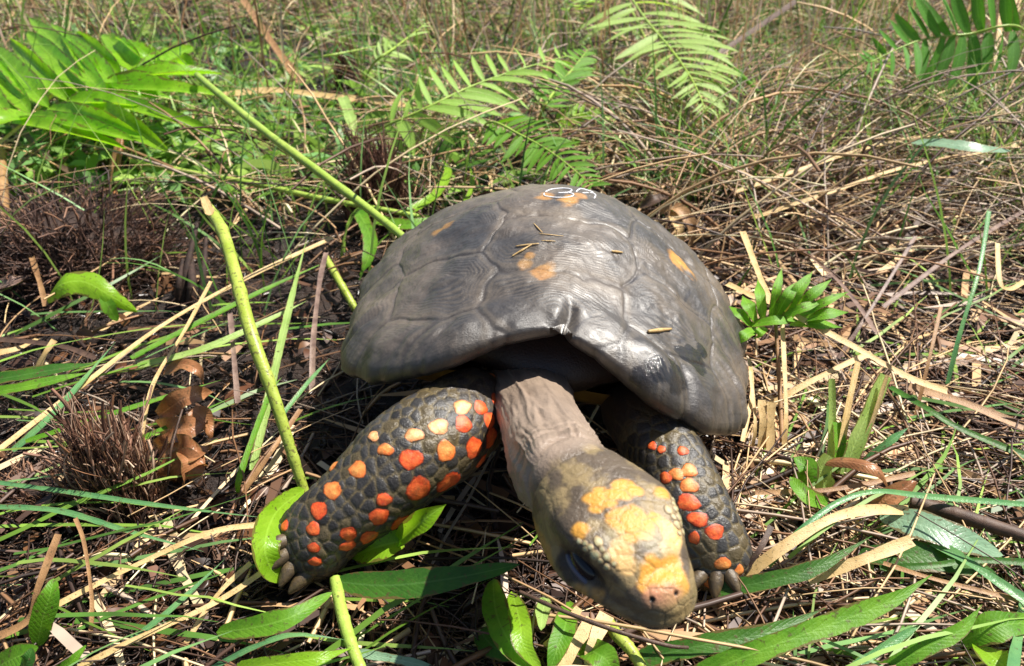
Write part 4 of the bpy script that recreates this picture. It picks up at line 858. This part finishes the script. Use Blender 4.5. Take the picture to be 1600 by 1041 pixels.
def px_points(n, rg, u0, u1, v0, v1, h=(0,0), dens=None):
    out = []
    while len(out) < n:
        u = rg.uniform(u0,u1,n); v = rg.uniform(v0,v1,n)
        if dens is not None: k = rg.random(n) < dens(u,v); u, v = u[k], v[k]
        b = (v-520.5)/F; d = CAMH/(SP+b*CP); P = np.stack([(u-800)/F*d, d*(CP-b*SP), 0*d], 1); P[:,2] = gz(P[:,0],P[:,1])+rg.uniform(h[0],h[1],len(P))
        out += list(np.c_[P, u, v])
    A = np.array(out[:n]); return A[:,:3], A[:,3], A[:,4]
M_STRAW = attr_mat('litter_straw', .08, .48, .4); M_ROOT = attr_mat('root_fibre', 0, .5, .4); M_GRASS = attr_mat('thin_grass', .35, .42, .4)
TAN = [(206,172,126),(182,146,106),(220,196,156),(142,106,76),(172,152,134)]
BRN = [(96,68,50),(72,52,42),(120,86,60),(54,40,34),(104,84,74)]
GRN = [(108,146,52),(132,168,68),(86,126,52),(116,156,92),(150,178,84)]
R_ = np.random.default_rng(101)
def clump(u, v, s=0): return .15+.85*sstep(.38,.62,vnoise(np.stack([u/85., v/26., 0*u], 1), 1.0, 61+s))
PI = math.pi
def W_of(P, px_lo, px_hi, rg):     # fibre widths thin out with the size of the plants, not below 0.4 mm
    return rg.uniform(px_lo, px_hi, len(P))
# 1 dark root fibre and peat crumbs everywhere near
n = 19000; B, u, v = px_points(n, R_, -600, 2150, 240, 1250, (-.002,.012))
blades('root_litter', 'dark brown root fibres and peat crumbs over the mud', 'roots', B, R_.uniform(0,2*PI,n), R_.uniform(-.2,.7,n), R_.uniform(-.7,.2,n), R_.uniform(.008,.035,n), R_.uniform(.0005,.0014,n), pal(BRN, n, R_)*.55, M_ROOT, 3, True, 1.2, seed=1)
# 2 tan straw litter, thicker on the right of the shell
n = 7000
def dens2(u, v): return np.where(u > 1120, np.where((v > 390) & (v < 560) & (u > 1250), .25, 1.0), np.where(v < 300, .8, np.where(u < 560, .09, .13)))
B, u, v = px_points(n, R_, -600, 2250, 200, 1250, (.004,.018), dens2)
az = np.where(u > 1120, R_.normal(-.45,.75,n), R_.uniform(0,2*PI,n))
blades('straw_litter', 'chopped tan and brown straw litter lying on the mud', 'straw', B, az, R_.uniform(-.1,.35,n), R_.uniform(-.4,.05,n), R_.uniform(.025,.085,n), (.0009+.0034*R_.random(n)**2.5), pal(TAN+BRN*2, n, R_), M_STRAW, 4, True, .25, seed=2, zmin=-.012)
# 3 longer straws criss-crossing on the right and behind
n = 1500
def dens3(u, v): return np.where(u > 1000, 1.0, np.where(v < 300, .45, .05))
B, u, v = px_points(n, R_, -250, 1900, 150, 1100, (.006,.022), dens3)
blades('long_straw', 'long dry straws criss-crossing over the litter', 'straw', B, R_.choice([.5,2.4,-.3,1.2],n)+.4*R_.normal(size=n), R_.uniform(.0,.35,n), R_.uniform(-.4,.05,n), R_.uniform(.06,.16,n), R_.uniform(.0008,.0020,n), pal(TAN+BRN[:3], n, R_), M_STRAW, 6, True, .15, seed=3)
# 4 hay behind and to the right: long arching dry grass
n = 8300
def dens4(u, v): return np.where(u > 1000, 1.0, np.where(u > 620, .38, .16))*np.where(v > 330, .25, 1)*clump(u, v)
B, u, v = px_points(n, R_, -650, 2250, -60, 420, (0,.02), dens4)
az = np.where(u > 900, R_.choice([.35,2.7,1.3,-.4],n,p=[.45,.25,.2,.1])+.45*R_.normal(size=n), R_.uniform(0,2*PI,n))
blades('dry_grass', 'tangled tan dry grass behind the tortoise', 'dry grass', B, az, R_.uniform(.15,1.0,n), R_.uniform(-.6,.15,n), R_.uniform(.08,.30,n), (.0009+.0035*R_.random(n)**2.5), pal(TAN+BRN[:2], n, R_), M_STRAW, 7, True, .25, seed=4)
# 5 far thatch, beyond the first tangles
n = 12000; B, u, v = px_points(n, R_, -750, 2350, -190, 60, (0,.03))
blades('far_thatch', 'far mat of brown and tan grass thatch', 'dry grass', B, R_.uniform(0,2*PI,n), R_.uniform(.2,1.2,n), R_.uniform(-.8,.3,n), R_.uniform(.10,.35,n), R_.uniform(.0015,.0035,n), pal(TAN+BRN[:2]+GRN[:2], n, R_), M_STRAW, 5, True, .6, seed=5)
# 6 thin green grass
n = 5600
def dens6(u, v):
    c = np.where((u > 1020) & (v < 330), 1.0, 0)+np.where((u < 760) & (v < 240), .55, 0)+np.where((u >= 760) & (u <= 1020) & (v < 180), .45, 0)
    return np.maximum(c*clump(u, v, 5), np.where(v < 500, .04, 0))
B, u, v = px_points(n, R_, -650, 2250, -80, 560, (0,.01), dens6)
blades('green_grass', 'thin green grass growing through the dry tangle', 'grass', B, R_.uniform(0,2*PI,n), R_.uniform(.8,1.5,n), R_.uniform(.0,1.2,n), R_.uniform(.06,.20,n), R_.uniform(.0010,.0026,n), pal(GRN, n, R_), M_GRASS, 6, False, .5, seed=6)
# 7 fallen green blades, left and right foreground
n = 290
def dens7(u, v): return np.where(u < 540, .32, np.where(u > 1150, .9, .05))
B, u, v = px_points(n, R_, -200, 1800, 280, 1150, (.012,.024), dens7)
az = np.where(u < 700, R_.choice([.55,.25,-.2],n)+.25*R_.normal(size=n), R_.choice([-.2,.5,1.2],n)+.3*R_.normal(size=n))
blades('fallen_grass', 'slim green grass blades fallen over the litter', 'grass', B, az, R_.uniform(0,.3,n), R_.uniform(-.3,.05,n), R_.uniform(.05,.14,n), R_.uniform(.0010,.0030,n), pal(GRN, n, R_), M_GRASS, 6, False, .25, seed=7)
# 7b peat crumbs, flattened straw strips, flakes of rotten leaf, tall grass behind
n = 9000; B, u, v = px_points(n, R_, -600, 2150, 240, 1250, (-.004,.006))
blades('peat_crumbs', 'dark wet crumbs of peat over the mud', 'soil', B, R_.uniform(0,2*PI,n), R_.uniform(-.3,.9,n), R_.uniform(-.9,.3,n), R_.uniform(.004,.014,n), R_.uniform(.0020,.0060,n), pal(BRN, n, R_)*.35, attr_mat('peat_crumb', 0, .32, .5), 2, True, 1.0, seed=21)
n = 1300
B, u, v = px_points(n, R_, -250, 1850, 120, 1250, (.006,.016), lambda u, v: np.where(u > 1100, 1.0, np.where(v < 300, .7, .09)))
blades('flat_straw', 'flattened straw strips pressed into the litter', 'straw', B, R_.uniform(0,2*PI,n), R_.uniform(-.1,.25,n), R_.uniform(-.3,.05,n), R_.uniform(.025,.10,n), R_.uniform(.0025,.0058,n), pal(TAN+BRN[:3], n, R_), M_STRAW, 4, False, .2, seed=22, zmin=-.008)
n = 1500; B, u, v = px_points(n, R_, -250, 1850, 200, 1250, (.000,.010), lambda u, v: np.where(u > 1100, 1.0, .6))
blades('leaf_flakes', 'flakes of brown rotten leaf among the litter', 'leaf litter', B, R_.uniform(0,2*PI,n), R_.uniform(-.2,.6,n), R_.uniform(-.8,.3,n), R_.uniform(.008,.024,n), R_.uniform(.005,.011,n), pal([(100,62,40),(74,48,34),(52,36,30),(126,86,56)], n, R_)*.75, M_STRAW, 4, False, .5, seed=23)
n = 2400; B, u, v = px_points(n, R_, -350, 2000, -150, 190, (0,.01), lambda u, v: np.where(u > 1050, 1.0, np.where(u > 620, .5, .3))*clump(u, v, 9))
blades('tall_grass', 'taller upright green and dry grass at the back', 'grass', B, R_.uniform(0,2*PI,n), R_.uniform(1.15,1.57,n), R_.uniform(.6,1.5,n), R_.uniform(.12,.34,n), R_.uniform(.0012,.0034,n), pal(GRN+TAN*2, n, R_), M_GRASS, 6, False, .3, seed=24)
# 8 small undergrowth leaves at the back left
n = 3100
def dens8(u, v): return np.where(u < 720, 1.0, .25)
B, u, v = px_points(n, R_, -650, 1250, -60, 300, (.005,.03), dens8)
blades('undergrowth', 'low leafy green undergrowth behind the stalks', 'undergrowth', B, R_.uniform(0,2*PI,n), R_.uniform(.1,1.0,n), R_.uniform(-.8,.2,n), R_.uniform(.03,.085,n), R_.uniform(.005,.015,n), pal(GRN, n, R_), M_GRASS, 5, False, .4, seed=8)
# ---- fibrous root stumps
M_PEAT = leaf_mat('peat_core', lin(38,27,23), lin(62,44,36), 0, .8, .2, 150)
def stump(label, u, v, rpx, hpx, nf, cols, lean=(0,0), seed=0, name='root_stump', wild=.28):
    c = Wp(u, v, 0); c[2] = float(gz(np.array([c[0]]), np.array([c[1]]))[0]); dp = depth(c); r = rpx*dp/F; h = hpx*dp/F*1.05
    e = empty(name, c, label, 'root stump'); rg = np.random.default_rng(seed)
    th = np.linspace(0,2*PI,28,endpoint=False); V = []
    for z, k in ((-.1,1.05),(.25,.95),(.5,.85),(.75,.66),(.9,.4),(.95,.02)): V.append(np.stack([c[0]+lean[0]*z*h+r*k*np.cos(th), c[1]+lean[1]*z*h+r*k*np.sin(th)*.8, np.full(28, c[2]+z*h)], 1))
    V = np.vstack(V); V = V+(.25*r*(fbm(V, 120, 3, seed)-.5))[:,None]
    mesh_obj('core', V, grid_faces(6, 28, True), M_PEAT, e)
    a = rg.uniform(0,2*PI,nf); zf = rg.uniform(-.05,.92,nf)**1.0; k = np.interp(zf, [-.1,.25,.5,.75,.9,.95], [1.06,.97,.88,.70,.46,.2])*rg.uniform(.85,1.08,nf)
    B = np.stack([c[0]+lean[0]*zf*h+r*k*np.cos(a), c[1]+lean[1]*zf*h+r*k*np.sin(a)*.8, c[2]+h*zf], 1)
    P = blades('fibre', None, None, B, a+.8*rg.normal(size=nf), rg.normal(1.45-.6*(wild > .5),wild,nf), rg.normal(1.3-1.0*(wild > .5),.6,nf), h*(.10+.55*rg.random(nf)**2)*(1.6 if wild > .5 else 1),   .0004+.0024*rg.random(nf)**3, pal(cols, nf, rg), M_ROOT, 4, True, .9, seed=seed, avoid=False)
    me = P.data; co = np.empty(len(me.vertices)*3, np.float32); me.vertices.foreach_get('co', co); me.vertices.foreach_set('co', (co.reshape(-1,3)-c.astype(np.float32)).ravel())
    P.parent = e; P.location = (0,0,0); return e
RED = [(150,112,92),(116,84,68),(172,136,112),(80,56,46),(186,158,134),(134,96,70)]
stump('upright fibrous brown root stump beside the coppery dead leaf', 188, 755, 56, 150, 1500, RED, (0,-.1), 41, wild=.45)
stump('dark reddish root stump at the base of the pale fern', 590, 330, 44, 110, 1800, [(92,62,52),(70,48,42),(116,82,68),(140,104,86)], (0,0), 42, wild=.5)
stump('wide low mound of dark roots under the leaflet fan', 130, 400, 120, 90, 3000, [(84,62,54),(62,46,40),(110,84,72),(48,36,32),(140,104,82)], (0,0), 43, wild=.7)
0 and stump('dark split root stump behind the yellow green stem', 300, 470, 26, 120, 500, [(64,44,34),(84,60,44),(46,34,28)], (.1,0), 44)
stump('reddish brown bunch of dead stalks in the back undergrowth', 545, 140, 22, 80, 260, [(128,84,54),(104,66,44),(150,106,70)], (0,0), 45)
stump('small dark root stump in the far back undergrowth', 300, 40, 30, 60, 260, [(64,44,38),(84,60,48)], (0,0), 46)
stump('low brown root mound sloping to the edge of the mud', 60, 760, 70, 40, 1400, [(112,80,62),(84,60,48),(140,104,80)], (0,0), 47, wild=.7)

e = empty('split_stump', Wp(300,470,0), 'dark split woody stump behind the yellow green stem', 'stump')
for pts, w in [([(285,475,-.01),(292,420,.016),(308,350,.04)], 11),([(312,478,-.01),(318,425,.014),(322,370,.03)], 10),([(298,480,-.01),(300,440,.01),(298,400,.02)], 14),([(276,476,-.01),(280,440,.01),(286,405,.02)], 9)]: stalk('split', None, None, pts, w, M_PEAT, parent=e, taper=.5, n=9)
